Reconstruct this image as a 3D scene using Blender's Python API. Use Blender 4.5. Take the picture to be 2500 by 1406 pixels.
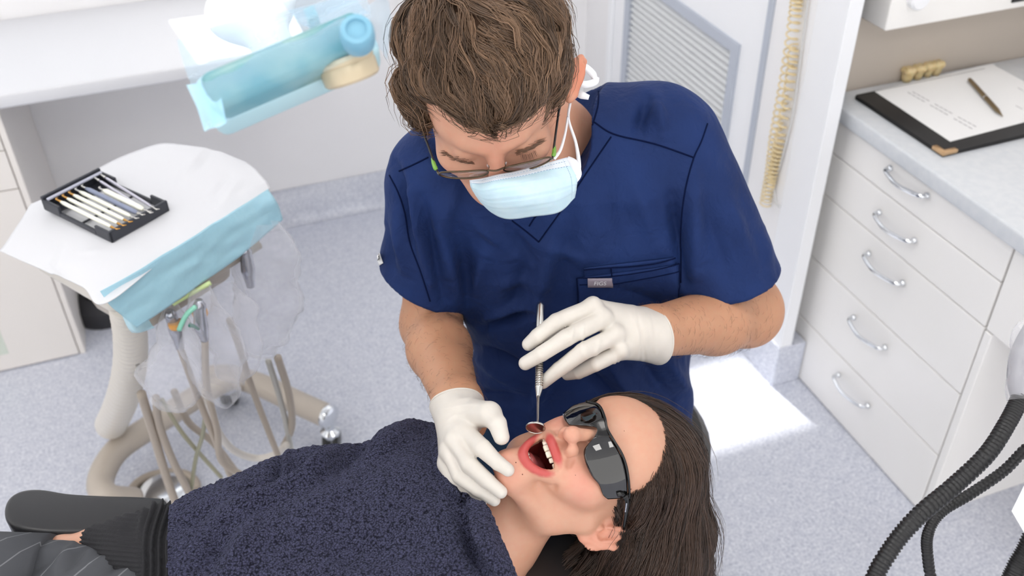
import bpy, bmesh, math, random
import numpy as np
from mathutils import Vector, Matrix
from mathutils.bvhtree import BVHTree

for _o in list(bpy.data.objects):
    bpy.data.objects.remove(_o)
SC = bpy.context.scene
COL = SC.collection
random.seed(7)
RNG = np.random.default_rng(7)

# ------------------------------------------------------------------ camera
F = 2386.0
CX, CY = 1250.0, 703.0
CAM = np.array([0.0, 0.0, 1.75])
_p, _yw, _rl = math.radians(37.145), math.radians(19.987), math.radians(0.796)
_f = np.array([math.sin(_yw) * math.cos(_p), math.cos(_yw) * math.cos(_p), -math.sin(_p)])
_r = np.array([math.cos(_yw), -math.sin(_yw), 0.0])
_d = np.cross(_f, _r)
_c, _s = math.cos(_rl), math.sin(_rl)
MC = np.array([_c * _r + _s * _d, -_s * _r + _c * _d, _f])     # rows: right, down, forward
cd = bpy.data.cameras.new('camera')
cam = bpy.data.objects.new('camera', cd)
COL.objects.link(cam)
cd.sensor_width = 36.0
cd.sensor_fit = 'HORIZONTAL'
cd.lens = F / 2500.0 * 36.0
cd.clip_start = 0.02
cam.matrix_world = Matrix(((MC[0][0], -MC[1][0], -MC[2][0], CAM[0]),
                           (MC[0][1], -MC[1][1], -MC[2][1], CAM[1]),
                           (MC[0][2], -MC[1][2], -MC[2][2], CAM[2]),
                           (0, 0, 0, 1)))
cd.dof.use_dof = True
cd.dof.focus_distance = 1.16
cd.dof.aperture_fstop = 5.0
SC.camera = cam

# ------------------------------------------------------------------ world, sun, exposure
wd = bpy.data.worlds.new('daylight')
SC.world = wd
wd.use_nodes = True
_bg = wd.node_tree.nodes['Background']
_bg.inputs['Color'].default_value = (1.0, 0.985, 0.965, 1)
_bg.inputs['Strength'].default_value = 1.15
sd = bpy.data.lights.new('sun', 'SUN')
sd.energy = 3.6
sd.angle = math.radians(1.2)
sd.color = (1.0, 0.97, 0.92)
sun = bpy.data.objects.new('sun', sd)
COL.objects.link(sun)
sun.rotation_euler = Vector((0.14, -1.0, -0.84)).to_track_quat('-Z', 'Y').to_euler()
SC.view_settings.view_transform = 'Standard'
SC.view_settings.look = 'None'
SC.view_settings.gamma = 1.0
SC.view_settings.use_curve_mapping = False
SC.view_settings.exposure = 0.73
SC.cycles.max_bounces = 6
SC.cycles.diffuse_bounces = 4
SC.cycles.glossy_bounces = 3
SC.cycles.transmission_bounces = 5
SC.cycles.transparent_max_bounces = 8
SC.cycles.use_adaptive_sampling = True
SC.cycles.adaptive_threshold = 0.08
SC.cycles.caustics_reflective = False
SC.cycles.caustics_refractive = False
SC.cycles.sample_clamp_indirect = 4.0

# ------------------------------------------------------------------ helpers
def at(px, py, d):
    """world point seen at photo pixel (px,py) at distance d along the view axis"""
    return CAM + d * (((px - CX) / F) * MC[0] + ((py - CY) / F) * MC[1] + MC[2])

def ray(px, py):
    return ((px - CX) / F) * MC[0] + ((py - CY) / F) * MC[1] + MC[2]

def at_plane(px, py, ax, v):
    r = ray(px, py)
    return CAM + r * ((v - CAM[ax]) / r[ax])

def at_z(px, py, z): return at_plane(px, py, 2, z)
def at_y(px, py, y): return at_plane(px, py, 1, y)
def at_x(px, py, x): return at_plane(px, py, 0, x)

def proj(P):
    c = (np.asarray(P) - CAM) @ MC.T
    return np.stack([CX + F * c[..., 0] / c[..., 2], CY + F * c[..., 1] / c[..., 2], c[..., 2]], -1)

def lin(*c):
    if len(c) == 1: c = c[0]
    o = []
    for v in c[:3]:
        v = v / 255.0
        o.append(v / 12.92 if v <= 0.04045 else ((v + 0.055) / 1.055) ** 2.4)
    return (o[0], o[1], o[2], 1.0)

def mat(name, col, rough=0.5, metal=0.0, noise=None, bump=None, **kw):
    """procedural material; noise=(scale, other_colour[, detail]); bump=(scale, strength, distance)"""
    m = bpy.data.materials.new(name)
    m.use_nodes = True
    nt = m.node_tree
    b = nt.nodes['Principled BSDF']
    b.inputs['Base Color'].default_value = lin(col)
    b.inputs['Roughness'].default_value = rough
    b.inputs['Metallic'].default_value = metal
    for k, v in kw.items():
        b.inputs[k.replace('_', ' ')].default_value = v
    tc = None
    if noise or bump:
        tc = nt.nodes.new('ShaderNodeNewGeometry')
    if noise:
        n = nt.nodes.new('ShaderNodeTexNoise')
        n.inputs['Scale'].default_value = noise[0]
        n.inputs['Detail'].default_value = noise[2] if len(noise) > 2 else 3.0
        nt.links.new(tc.outputs['Position'], n.inputs['Vector'])
        r = nt.nodes.new('ShaderNodeValToRGB')
        r.color_ramp.elements[0].position = 0.38
        r.color_ramp.elements[1].position = 0.64
        r.color_ramp.elements[0].color = lin(col)
        r.color_ramp.elements[1].color = lin(noise[1])
        nt.links.new(n.outputs['Fac'], r.inputs['Fac'])
        nt.links.new(r.outputs['Color'], b.inputs['Base Color'])
    if bump:
        n = nt.nodes.new('ShaderNodeTexNoise')
        n.inputs['Scale'].default_value = bump[0]
        n.inputs['Detail'].default_value = 2.0
        nt.links.new(tc.outputs['Position'], n.inputs['Vector'])
        bp = nt.nodes.new('ShaderNodeBump')
        bp.inputs['Strength'].default_value = bump[1]
        bp.inputs['Distance'].default_value = bump[2]
        nt.links.new(n.outputs['Fac'], bp.inputs['Height'])
        nt.links.new(bp.outputs['Normal'], b.inputs['Normal'])
    return m

class MB:
    def __init__(self): self.v, self.f, self.c = [], [], []
    def add(self, vs, fs, col=None):
        o = len(self.v)
        self.v += [tuple(map(float, p)) for p in vs]
        self.f += [tuple(i + o for i in q) for q in fs]
        return self
    def box(self, lo, hi, bev=0.0, seg=2, R=None, c=None):
        lo, hi = np.array(lo, float), np.array(hi, float)
        ce, h = (lo + hi) / 2, (hi - lo) / 2
        bm = bmesh.new()
        bmesh.ops.create_cube(bm, size=2.0)
        for v in bm.verts: v.co = Vector((v.co.x * h[0], v.co.y * h[1], v.co.z * h[2]))
        if bev > 0:
            bmesh.ops.bevel(bm, geom=list(bm.edges), offset=min(bev, h.min() * .98), segments=seg, profile=0.5, affect='EDGES')
        bm.verts.index_update()
        P = np.array([v.co[:] for v in bm.verts])
        if R is not None: P = P @ np.array(R).T
        P = P + (ce if c is None else np.array(c))
        self.add(P, [[v.index for v in f.verts] for f in bm.faces])
        bm.free()
        return self
    def tube(self, path, rad, n=10, cap=True, twist=0.0):
        path = np.array(path, float)
        m = len(path)
        rad = np.full(m, rad) if np.isscalar(rad) else np.array(rad, float)
        T = np.gradient(path, axis=0)
        T /= np.linalg.norm(T, axis=1)[:, None] + 1e-12
        a = np.array([0, 0, 1.0]) if abs(T[0][2]) < 0.9 else np.array([1.0, 0, 0])
        N = np.cross(T[0], a); N /= np.linalg.norm(N)
        vs = []
        for i in range(m):
            N = N - T[i] * (N @ T[i]); N /= np.linalg.norm(N) + 1e-12
            B = np.cross(T[i], N)
            for k in range(n):
                t = 2 * math.pi * k / n
                vs.append(path[i] + rad[i] * (math.cos(t) * N + math.sin(t) * B))
        fs = [[i * n + k, i * n + (k + 1) % n, (i + 1) * n + (k + 1) % n, (i + 1) * n + k] for i in range(m - 1) for k in range(n)]
        if cap:
            fs.append(list(range(n))[::-1]); fs.append([(m - 1) * n + k for k in range(n)])
        return self.add(vs, fs)
    def lathe(self, prof, base, axis, n=24):
        """prof: (radius, height) pairs along axis from base"""
        axis = np.array(axis, float); axis /= np.linalg.norm(axis)
        a = np.array([0, 0, 1.0]) if abs(axis[2]) < 0.9 else np.array([1.0, 0, 0])
        N = np.cross(axis, a); N /= np.linalg.norm(N); B = np.cross(axis, N)
        vs = []
        for r, h in prof:
            for k in range(n):
                t = 2 * math.pi * k / n
                vs.append(np.array(base) + axis * h + r * (math.cos(t) * N + math.sin(t) * B))
        m = len(prof)
        fs = [[i * n + k, i * n + (k + 1) % n, (i + 1) * n + (k + 1) % n, (i + 1) * n + k] for i in range(m - 1) for k in range(n)]
        fs.append(list(range(n))[::-1]); fs.append([(m - 1) * n + k for k in range(n)])
        return self.add(vs, fs)
    def slab(self, top, thick):
        """closed prism from polygon 'top' (world points) extruded by vector/-z thickness"""
        top = [np.array(p, float) for p in top]
        off = np.array(thick, float) if not np.isscalar(thick) else np.array([0, 0, -thick])
        n = len(top)
        vs = top + [p + off for p in top]
        fs = [list(range(n)), [n + k for k in range(n)][::-1]] + [[k, k + n, (k + 1) % n + n, (k + 1) % n] for k in range(n)]
        return self.add(vs, fs)
    def grid(self, G, closed=False):
        """G: (a,b,3) array of points"""
        a, b = G.shape[:2]
        fs = [[i * b + j, i * b + j + 1, (i + 1) * b + j + 1, (i + 1) * b + j] for i in range(a - 1) for j in range(b - 1)]
        if closed: fs += [[i * b + b - 1, i * b, (i + 1) * b, (i + 1) * b + b - 1] for i in range(a - 1)]
        return self.add(G.reshape(-1, 3), fs)
    def build(self, name, m, parent=None, smooth=False, **tags):
        me = bpy.data.meshes.new(name)
        me.from_pydata(self.v, [], self.f)
        me.update()
        return link(name, me, m, parent, smooth, **tags)

def link(name, me, m, parent=None, smooth=False, fix=True, **tags):
    if fix:
        bm = bmesh.new(); bm.from_mesh(me)
        bmesh.ops.recalc_face_normals(bm, faces=bm.faces); bm.to_mesh(me); bm.free()
    if m is not None: me.materials.append(m)
    if smooth:
        me.polygons.foreach_set('use_smooth', [True] * len(me.polygons))
        if smooth == 'auto':
            try: me.set_sharp_from_angle(angle=math.radians(35))
            except Exception: pass
    o = bpy.data.objects.new(name, me)
    COL.objects.link(o)
    if parent is not None: adopt(o, parent)
    for k, v in tags.items(): o[k] = v
    return o

def adopt(o, parent):
    o.parent = parent
    q = parent if parent.type == 'EMPTY' else None
    M = Matrix.Identity(4)
    while q is not None:
        M = Matrix.LocRotScale(q.location, q.rotation_euler, None) @ M if q.type == 'EMPTY' else M
        q = q.parent
    o.matrix_parent_inverse = M.inverted()

def thing(name, label, cat, loc=(0, 0, 0), group=None, kind=None):
    o = bpy.data.objects.new(name, None)
    COL.objects.link(o)
    o.location = Vector([float(v) for v in loc])
    o['label'] = label
    if cat: o['category'] = cat
    if group: o['group'] = group
    if kind: o['kind'] = kind
    return o

def thicken(o, t, off=0.0):
    md = o.modifiers.new('solid', 'SOLIDIFY'); md.thickness = t; md.offset = off
    return o

def spline(pts, n=24):
    """Catmull-Rom through pts, returns (n,dim)"""
    P = np.array(pts, float)
    P = np.vstack([2 * P[0] - P[1], P, 2 * P[-1] - P[-2]])
    seg = len(P) - 3
    out = []
    for u in np.linspace(0, seg, n):
        i = min(int(u), seg - 1); t = u - i
        a, b, c, d = P[i:i + 4]
        out.append(0.5 * ((2 * b) + (c - a) * t + (2 * a - 5 * b + 4 * c - d) * t * t + (3 * b - a - 3 * c + d) * t ** 3))
    return np.array(out)

# value noise -------------------------------------------------------
_perm = RNG.random((64, 64, 64)).astype(np.float32)
def vnoise(P, scale):
    q = np.asarray(P) * scale + 137.3
    i = np.floor(q).astype(int); t = q - i; t = t * t * (3 - 2 * t)
    i &= 63; j = (i + 1) & 63
    def g(a, b, c): return _perm[a, b, c]
    x0, y0, z0 = i[..., 0], i[..., 1], i[..., 2]; x1, y1, z1 = j[..., 0], j[..., 1], j[..., 2]
    tx, ty, tz = t[..., 0], t[..., 1], t[..., 2]
    a = g(x0, y0, z0) * (1 - tx) + g(x1, y0, z0) * tx
    b = g(x0, y1, z0) * (1 - tx) + g(x1, y1, z0) * tx
    c = g(x0, y0, z1) * (1 - tx) + g(x1, y0, z1) * tx
    d = g(x0, y1, z1) * (1 - tx) + g(x1, y1, z1) * tx
    return ((a * (1 - ty) + b * ty) * (1 - tz) + (c * (1 - ty) + d * ty) * tz) * 2 - 1

# implicit surfaces -------------------------------------------------
def smin(a, b, k):
    h = np.clip(0.5 + 0.5 * (b - a) / k, 0, 1)
    return b * (1 - h) + a * h - k * h * (1 - h)
def smax(a, b, k): return -smin(-a, -b, k)
def cone(P, a, b, r1, r2):
    a, b = np.asarray(a, float), np.asarray(b, float)
    ab = b - a
    t = np.clip((P - a) @ ab / (ab @ ab + 1e-12), 0, 1)
    return np.linalg.norm(P - a - t[:, None] * ab, axis=1) - (r1 + (r2 - r1) * t)
def chain(P, pts, rad, k=0.006):
    d = None
    for i in range(len(pts) - 1):
        e = cone(P, pts[i], pts[i + 1], rad[i], rad[i + 1])
        d = e if d is None else smin(d, e, k)
    return d
def ell(P, c, ax, r):
    """ellipsoid: ax rows are unit axes"""
    q = (P - np.asarray(c)) @ np.asarray(ax).T
    r = np.asarray(r, float)
    k0 = np.linalg.norm(q / r, axis=1); k1 = np.linalg.norm(q / (r * r), axis=1)
    return np.where(k1 > 1e-9, k0 * (k0 - 1.0) / np.maximum(k1, 1e-9), -r.min())

def local(P, c, R, fn):
    d = np.full(len(P), 1.0)
    m = ((P - c) ** 2).sum(1) < R * R
    if m.any(): d[m] = fn(P[m])
    return d

def mesh_sdf(fn, lo, hi, h, B=10):
    lo = np.array(lo, float); hi = np.array(hi, float)
    nb = np.ceil((hi - lo) / (h * B)).astype(int)
    n = nb * B + 1
    V = np.empty(n, np.float32)
    ci = np.stack(np.meshgrid(*[np.arange(k) for k in nb], indexing='ij'), -1).reshape(-1, 3)
    dc = fn(lo + (ci + 0.5) * B * h)
    act = np.abs(dc) < B * h * 1.35
    for k in np.nonzero(~act)[0]:
        s = ci[k] * B
        V[s[0]:s[0] + B + 1, s[1]:s[1] + B + 1, s[2]:s[2] + B + 1] = 1.0 if dc[k] > 0 else -1.0
    loc = np.stack(np.meshgrid(*[np.arange(B + 1)] * 3, indexing='ij'), -1).reshape(-1, 3)
    ai = np.nonzero(act)[0]
    step = 120
    for s0 in range(0, len(ai), step):
        bl = ci[ai[s0:s0 + step]] * B
        idx = (bl[:, None, :] + loc[None]).reshape(-1, 3)
        V[idx[:, 0], idx[:, 1], idx[:, 2]] = fn(lo + idx * h)
    neg = V < 0
    cnt = np.zeros(tuple(n - 1), np.int8)
    for a in (0, 1):
        for b in (0, 1):
            for c in (0, 1):
                cnt += neg[a:n[0] - 1 + a, b:n[1] - 1 + b, c:n[2] - 1 + c]
    cell = np.argwhere((cnt > 0) & (cnt < 8))
    ids = np.full(tuple(n - 1), -1, np.int32)
    ids[tuple(cell.T)] = np.arange(len(cell))
    acc = np.zeros((len(cell), 3)); w = np.zeros(len(cell))
    C8 = [np.array([a, b, c]) for a in (0, 1) for b in (0, 1) for c in (0, 1)]
    for p in C8:
        for ax in range(3):
            if p[ax]: continue
            q = p.copy(); q[ax] = 1
            A = cell + p; Q = cell + q
            va = V[tuple(A.T)]; vb = V[tuple(Q.T)]
            m = (va < 0) != (vb < 0)
            t = va[m] / (va[m] - vb[m])
            acc[m] += A[m] + t[:, None] * (q - p); w[m] += 1
    X = lo + acc / w[:, None] * h
    faces = []
    for ax in range(3):
        u, v = [(1, 2), (2, 0), (0, 1)][ax]
        sl0 = [slice(None)] * 3; sl1 = [slice(None)] * 3
        sl0[ax] = slice(0, -1); sl1[ax] = slice(1, None)
        e = np.argwhere(neg[tuple(sl0)] != neg[tuple(sl1)])
        e = e[(e[:, u] > 0) & (e[:, v] > 0) & (e[:, u] < n[u] - 1) & (e[:, v] < n[v] - 1)]
        s = neg[tuple(e.T)]
        du = np.zeros(3, int); du[u] = 1; dv = np.zeros(3, int); dv[v] = 1
        a = ids[tuple((e - du - dv).T)]; b = ids[tuple((e - dv).T)]; c = ids[tuple(e.T)]; d = ids[tuple((e - du).T)]
        Q = np.stack([a, b, c, d], 1)
        Q[~s] = Q[~s][:, ::-1]
        faces.append(Q)
    Fq = np.vstack(faces)
    Fq = Fq[(Fq >= 0).all(1)]
    eps = h * 0.3
    for _ in range(2):
        g = np.stack([(fn(X + eps * np.eye(3)[k]) - fn(X - eps * np.eye(3)[k])) / (2 * eps) for k in range(3)], 1)
        gl = np.maximum((g * g).sum(1), 0.15)
        stp = np.clip(fn(X) / gl, -h * .6, h * .6)
        X = X - g * stp[:, None]
    return X, Fq

def np_mesh(name, X, Fq):
    me = bpy.data.meshes.new(name)
    me.vertices.add(len(X)); me.vertices.foreach_set('co', np.ascontiguousarray(X, np.float32).ravel())
    k = Fq.shape[1]
    me.loops.add(len(Fq) * k); me.loops.foreach_set('vertex_index', Fq.astype(np.int32).ravel())
    me.polygons.add(len(Fq)); me.polygons.foreach_set('loop_start', np.arange(0, len(Fq) * k, k, dtype=np.int32))
    me.update(calc_edges=True); me.validate()
    return me

def vnormals(X, Fq):
    n = np.cross(X[Fq[:, 2]] - X[Fq[:, 0]], X[Fq[:, 3]] - X[Fq[:, 1]])
    N = np.zeros_like(X)
    for k in range(4): np.add.at(N, Fq[:, k], n)
    return N / (np.linalg.norm(N, axis=1)[:, None] + 1e-12)

def relax(X, Fq, it=1, w=.5):
    for _ in range(it):
        A = np.zeros_like(X); c = np.zeros(len(X))
        for k in range(4):
            for j in ((k + 1) % 4, (k + 3) % 4):
                np.add.at(A, Fq[:, k], X[Fq[:, j]]); np.add.at(c, Fq[:, k], 1)
        X = X * (1 - w) + w * A / np.maximum(c, 1)[:, None]
    return X

def vcol(me, cols, name='tint'):
    a = me.color_attributes.new(name, 'FLOAT_COLOR', 'POINT')
    c = np.ones((len(cols), 4), np.float32); c[:, :3] = np.asarray(cols)[:, :3]
    a.data.foreach_set('color', c.ravel())

def use_vcol(m, name='tint', mottling=None):
    nt = m.node_tree
    a = nt.nodes.new('ShaderNodeAttribute'); a.attribute_name = name
    b = nt.nodes['Principled BSDF']
    out = a.outputs['Color']
    if mottling:
        g = nt.nodes.new('ShaderNodeNewGeometry')
        n = nt.nodes.new('ShaderNodeTexNoise'); n.inputs['Scale'].default_value = mottling[0]; n.inputs['Detail'].default_value = 4
        nt.links.new(g.outputs['Position'], n.inputs['Vector'])
        r = nt.nodes.new('ShaderNodeValToRGB')
        r.color_ramp.elements[0].position = .3; r.color_ramp.elements[1].position = .7
        lo = 1 - mottling[1]
        r.color_ramp.elements[0].color = (1, lo, lo, 1); r.color_ramp.elements[1].color = (1, 1, 1, 1)
        nt.links.new(n.outputs['Fac'], r.inputs['Fac'])
        mx = nt.nodes.new('ShaderNodeMix'); mx.data_type = 'RGBA'; mx.blend_type = 'MULTIPLY'
        mx.inputs[0].default_value = 1.0
        nt.links.new(out, mx.inputs[6]); nt.links.new(r.outputs['Color'], mx.inputs[7])
        out = mx.outputs[2]
    nt.links.new(out, b.inputs['Base Color'])

def bvh_of(X, Fq): return BVHTree.FromPolygons(np.asarray(X).tolist(), np.asarray(Fq).tolist())

def on(bvh, px, py, lift=0.0, miss=None):
    """the point of a built surface that is seen at photo pixel (px,py), lifted off it"""
    r = ray(px, py); r = r / np.linalg.norm(r)
    h = bvh.ray_cast(Vector(CAM), Vector(r))
    if h[0] is None:
        if miss is None: return None
        return at(px, py, miss)
    nn = np.array(h[1]); 
    if nn @ r > 0: nn = -nn
    return np.array(h[0]) + nn * lift

def text_mesh(s, size):
    cu = bpy.data.curves.new('t', 'FONT'); cu.body = s; cu.size = size; cu.align_x = 'CENTER'; cu.align_y = 'CENTER'
    o = bpy.data.objects.new('t', cu); COL.objects.link(o)
    dg = bpy.context.evaluated_depsgraph_get()
    me = bpy.data.meshes.new_from_object(o.evaluated_get(dg))
    bpy.data.objects.remove(o)
    return me
# ------------------------------------------------------------------ materials of the room
M_floor = mat('speckled_vinyl', (176, 181, 196), 0.30)
def _floor_nodes(m):
    nt = m.node_tree; b = nt.nodes['Principled BSDF']
    g = nt.nodes.new('ShaderNodeNewGeometry')
    col = None
    for sc, lo, hi, pos in ((150, (140, 146, 168), (242, 244, 250), (.36, .66)), (38, (192, 197, 212), (226, 229, 238), (.3, .7))):
        n = nt.nodes.new('ShaderNodeTexNoise'); n.inputs['Scale'].default_value = sc; n.inputs['Detail'].default_value = 4; n.inputs['Roughness'].default_value = .7
        nt.links.new(g.outputs['Position'], n.inputs['Vector'])
        r = nt.nodes.new('ShaderNodeValToRGB')
        r.color_ramp.elements[0].position = pos[0]; r.color_ramp.elements[1].position = pos[1]
        r.color_ramp.elements[0].color = lin(lo); r.color_ramp.elements[1].color = lin(hi)
        nt.links.new(n.outputs['Fac'], r.inputs['Fac'])
        if col is None: col = r.outputs['Color']
        else:
            mx = nt.nodes.new('ShaderNodeMix'); mx.data_type = 'RGBA'; mx.inputs[0].default_value = .5
            nt.links.new(col, mx.inputs[6]); nt.links.new(r.outputs['Color'], mx.inputs[7]); col = mx.outputs[2]
    nt.links.new(col, b.inputs['Base Color'])
_floor_nodes(M_floor)
M_wall = mat('painted_wall', (240, 239, 240), 0.7, noise=(3, (243, 242, 243)))
M_taupe = mat('taupe_laminate', (186, 176, 165), 0.55)
M_white = mat('white_laminate', (246, 244, 241), 0.38, noise=(4, (248, 246, 244)))
M_white2 = mat('white_door_paint', (243, 244, 247), 0.4)
M_grey = mat('grey_door_seal', (184, 190, 202), 0.5)
M_louvre = mat('grey_louvre_paint', (222, 224, 226), 0.45)
M_top = mat('pale_grey_worktop', (212, 216, 221), 0.33, noise=(60, (218, 221, 225)))
M_top2 = mat('white_worktop', (220, 221, 225), 0.4)
M_cream = mat('cream_laminate', (236, 231, 226), 0.5)
M_chrome = mat('chrome', (225, 228, 232), 0.12, 1.0)
M_black = mat('black_plastic', (20, 20, 22), 0.35)
M_ceil = mat('ceiling_paint', (238, 238, 238), 0.8)

XR, YB = 1.276, 2.77
def plane_box(name, lo, hi, m, **t):
    return MB().box(lo, hi).build(name, m, kind='structure', **t)

plane_box('floor', (-3.2, -2.2, -0.05), (2.6, YB, 0.0), M_floor, label='pale blue-grey speckled vinyl floor')
# back wall, a window above the counter line (out of the photograph's frame)
WX0, WX1, WZ0, WZ1 = -1.9, 1.15, 0.93, 2.2
m = MB()
m.box((-3.2, YB, 0), (WX0, YB + .15, 2.7)).box((WX1, YB, 0), (2.6, YB + .15, 2.7))
m.box((WX0, YB, 0), (WX1, YB + .15, WZ0)).box((WX0, YB, WZ1), (WX1, YB + .15, 2.7))
m.build('wall_back', M_wall, kind='structure', label='plain pale grey painted wall behind the dentist')
w = thing('window_1', 'window with a white roller blind above the white counter', None, ((WX0 + WX1) / 2, YB + .08, WZ0), kind='structure')
m = MB()
for x in (WX0, WX1 - .05, -.4): m.box((x, YB + .05, WZ0), (x + .05, YB + .11, WZ1))
m.box((WX0, YB + .05, WZ0), (WX1, YB + .11, WZ0 + .03)).box((WX0, YB + .05, WZ1 - .05), (WX1, YB + .11, WZ1))
m.build('window_frame', M_white2, w)
M_blind = mat('blind_cloth', (245, 245, 245), 0.8)
_b = M_blind.node_tree.nodes['Principled BSDF']
_t = M_blind.node_tree.nodes.new('ShaderNodeBsdfTranslucent'); _t.inputs['Color'].default_value = (.85, .87, .9, 1)
_x = M_blind.node_tree.nodes.new('ShaderNodeMixShader'); _x.inputs[0].default_value = .5
M_blind.node_tree.links.new(_b.outputs[0], _x.inputs[1]); M_blind.node_tree.links.new(_t.outputs[0], _x.inputs[2])
M_blind.node_tree.links.new(_x.outputs[0], M_blind.node_tree.nodes['Material Output'].inputs['Surface'])
MB().box((WX0, YB + .03, 1.04), (-.62, YB + .034, WZ1)).build('roller_blind', M_blind, w)
MB().box((-.60, YB + .03, .935), (-.02, YB + .034, WZ1)).build('roller_blind', M_blind, w)
MB().box((0.0, YB + .03, 1.20), (WX1, YB + .034, WZ1)).build('roller_blind', M_blind, w)

# right wall with the louvred door, the post and the taupe niche beside the worktop
DY0, DY1, DZ = 1.795, 2.607, 2.06
m = MB()
m.box((XR, DY1, 0), (XR + .12, YB + .1, 2.7)).box((XR, DY0 - .012, DZ), (XR + .12, DY1, 2.7))
m.box((XR, 1.63, 0), (XR + .12, DY0 - .012, 2.7))
m.build('wall_right', M_wall, kind='structure', label='white painted wall around the louvred door')
MB().box((XR, 1.53, 0), (XR + .035, 1.6305, 2.7), .002).build('trim_1', M_white2, kind='structure', label='narrow white wall end post beside the drawers')
MB().box((XR + .035, 1.63, 0), (2.3, 1.70, 2.7)).build('wall_niche', M_taupe, kind='structure', label='taupe panel wall behind the grey worktop')
MB().box((1.98, -2.2, 0), (2.05, 1.63, 2.7)).build('wall_side', M_wall, kind='structure', label='pale wall behind the grey worktop side')
m = MB().box((-3.3, -2.2, 0), (-3.2, YB + .15, .85)).box((-3.3, -2.2, 2.4), (-3.2, YB + .15, 2.7)).box((-3.3, 2.4, .85), (-3.2, YB + .15, 2.4)).box((-3.3, -2.2, .85), (-3.2, -1.7, 2.4))
m.build('wall_left', M_wall, kind='structure', label='pale wall beyond the counter with an opening added for light')
w = thing('fill_window', 'unseen window added in the far wall to let in fill light', None, (-3.25, .3, .85), kind='structure')  # unseen window, added so light from the left brightens the drawer fronts
m = MB()
for y in (-1.7, -.36, .98, 2.35): m.box((-3.28, y, .85), (-3.22, y + .05, 2.4))
m.box((-3.28, -1.7, .85), (-3.22, 2.4, .90)).box((-3.28, -1.7, 2.35), (-3.22, 2.4, 2.4))
m.build('window_frame', M_white2, w)
MB().box((-3.3, -2.2, 2.7), (2.6, YB + .15, 2.76)).build('ceiling', M_ceil, kind='structure', label='white painted ceiling')
# coved vinyl skirting
def cove(name, a, b, n, label):
    a, b, n = np.array(a, float), np.array(b, float), np.array(n, float)
    prof = [(0.003, .125), (0.003, .03), (.012, .01), (.035, .0012)]
    G = np.array([[p + n * q[0] + np.array([0, 0, q[1]]) for q in prof] for p in (a, b)])
    o = MB().grid(G).build(name, M_floor, smooth=True, kind='structure', label=label)
    thicken(o, .002); return o
cove('baseboard_back', (-.40, YB, 0), (XR, YB, 0), (0, -1, 0), 'coved blue-grey vinyl skirting along the back wall')
cove('baseboard_right', (XR, YB, 0), (XR, DY1, 0), (-1, 0, 0), 'coved blue-grey vinyl skirting in the wall corner')
MB().box((XR - .004, 1.526, 0), (XR + .075, DY0 - .024, .128), .0015).build('baseboard_post', M_floor, kind='structure', label='blue-grey vinyl upstand around the post foot')

d = thing('door_1', 'white door with a grey louvred vent panel in its lower half', None, (XR, 2.2, 0), kind='structure')
LY0, LY1, LZ0, LZ1 = 1.89, 2.498, .13, .795
m = MB()
m.box((XR + .004, DY0, .006), (XR + .04, LY0, DZ)).box((XR + .004, LY1, .006), (XR + .04, DY1, DZ))
m.box((XR + .004, LY0, LZ1), (XR + .04, LY1, DZ)).box((XR + .004, LY0, .006), (XR + .04, LY1, LZ0))
m.build('door_leaf', M_white2, d)
m = MB()
for (a, b, c, e) in ((LY0, LY0 + .03, LZ0, LZ1), (LY1 - .03, LY1, LZ0, LZ1), (LY0 + .03, LY1 - .03, LZ1 - .028, LZ1), (LY0 + .03, LY1 - .03, LZ0, LZ0 + .03)):
    m.box((XR - .004, a, c), (XR + .03, b, e))
m.build('vent_frame', M_grey, d)
MB().box((XR + .034, LY0, LZ0), (XR + .038, LY1, LZ1)).build('vent_backing', M_grey, d)
nsl = 33
sl = None
for k in range(nsl):
    z = LZ0 + .035 + k * (LZ1 - LZ0 - .075) / (nsl - 1)
    if sl is None:
        y0, y1 = LY0 + .028, LY1 - .028
        sl = MB().slab([(XR + .028, y0, .012), (XR + .028, y1, .012), (XR + .002, y1, -.004), (XR + .002, y0, -.004)], (-.001, 0, -.004))
        sl = sl.build('slat', M_louvre, d)
        first = sl; sl.location.z = z
    else:
        c = first.copy(); COL.objects.link(c); c.location.z = z
MB().box((XR - .006, DY0 - .022, 0), (XR + .035, DY0 - .002, DZ), .002).build('edge_seal', M_grey, d)
MB().box((XR + .0005, DY1 + .0, 0), (XR + .02, DY1 + .006, DZ)).build('edge_seal', M_grey, d)
MB().box((XR - .006, DY1 - .03, 0), (XR + .004, DY1 - .003, DZ), .002).build('hinge_strip', M_white2, d)

# ceiling light panels
M_panel = bpy.data.materials.new('lit_panel'); M_panel.use_nodes = True
_b = M_panel.node_tree.nodes['Principled BSDF']
_b.inputs['Emission Color'].default_value = (1, .97, .93, 1); _b.inputs['Emission Strength'].default_value = 4.5
for i, (x, y) in enumerate(((-.35, 1.0), (.75, 1.0), (-.35, -.5), (.9, -.6), (-1.6, 1.0))):
    t = thing('ceiling_light', 'square lit ceiling panel ' + ('above the patient chair', 'above the drawer worktop', 'behind the photographer', 'in the front corner of the ceiling', 'above the white counter side')[i], 'ceiling light', (x, y, 2.7), 'ceiling light panels')
    MB().box((x - .3, y - .3, 2.682), (x + .3, y + .3, 2.699), .004).build('frame', M_white2, t)
    MB().box((x - .28, y - .28, 2.676), (x + .28, y + .28, 2.684)).build('diffuser', M_panel, t)

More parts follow.
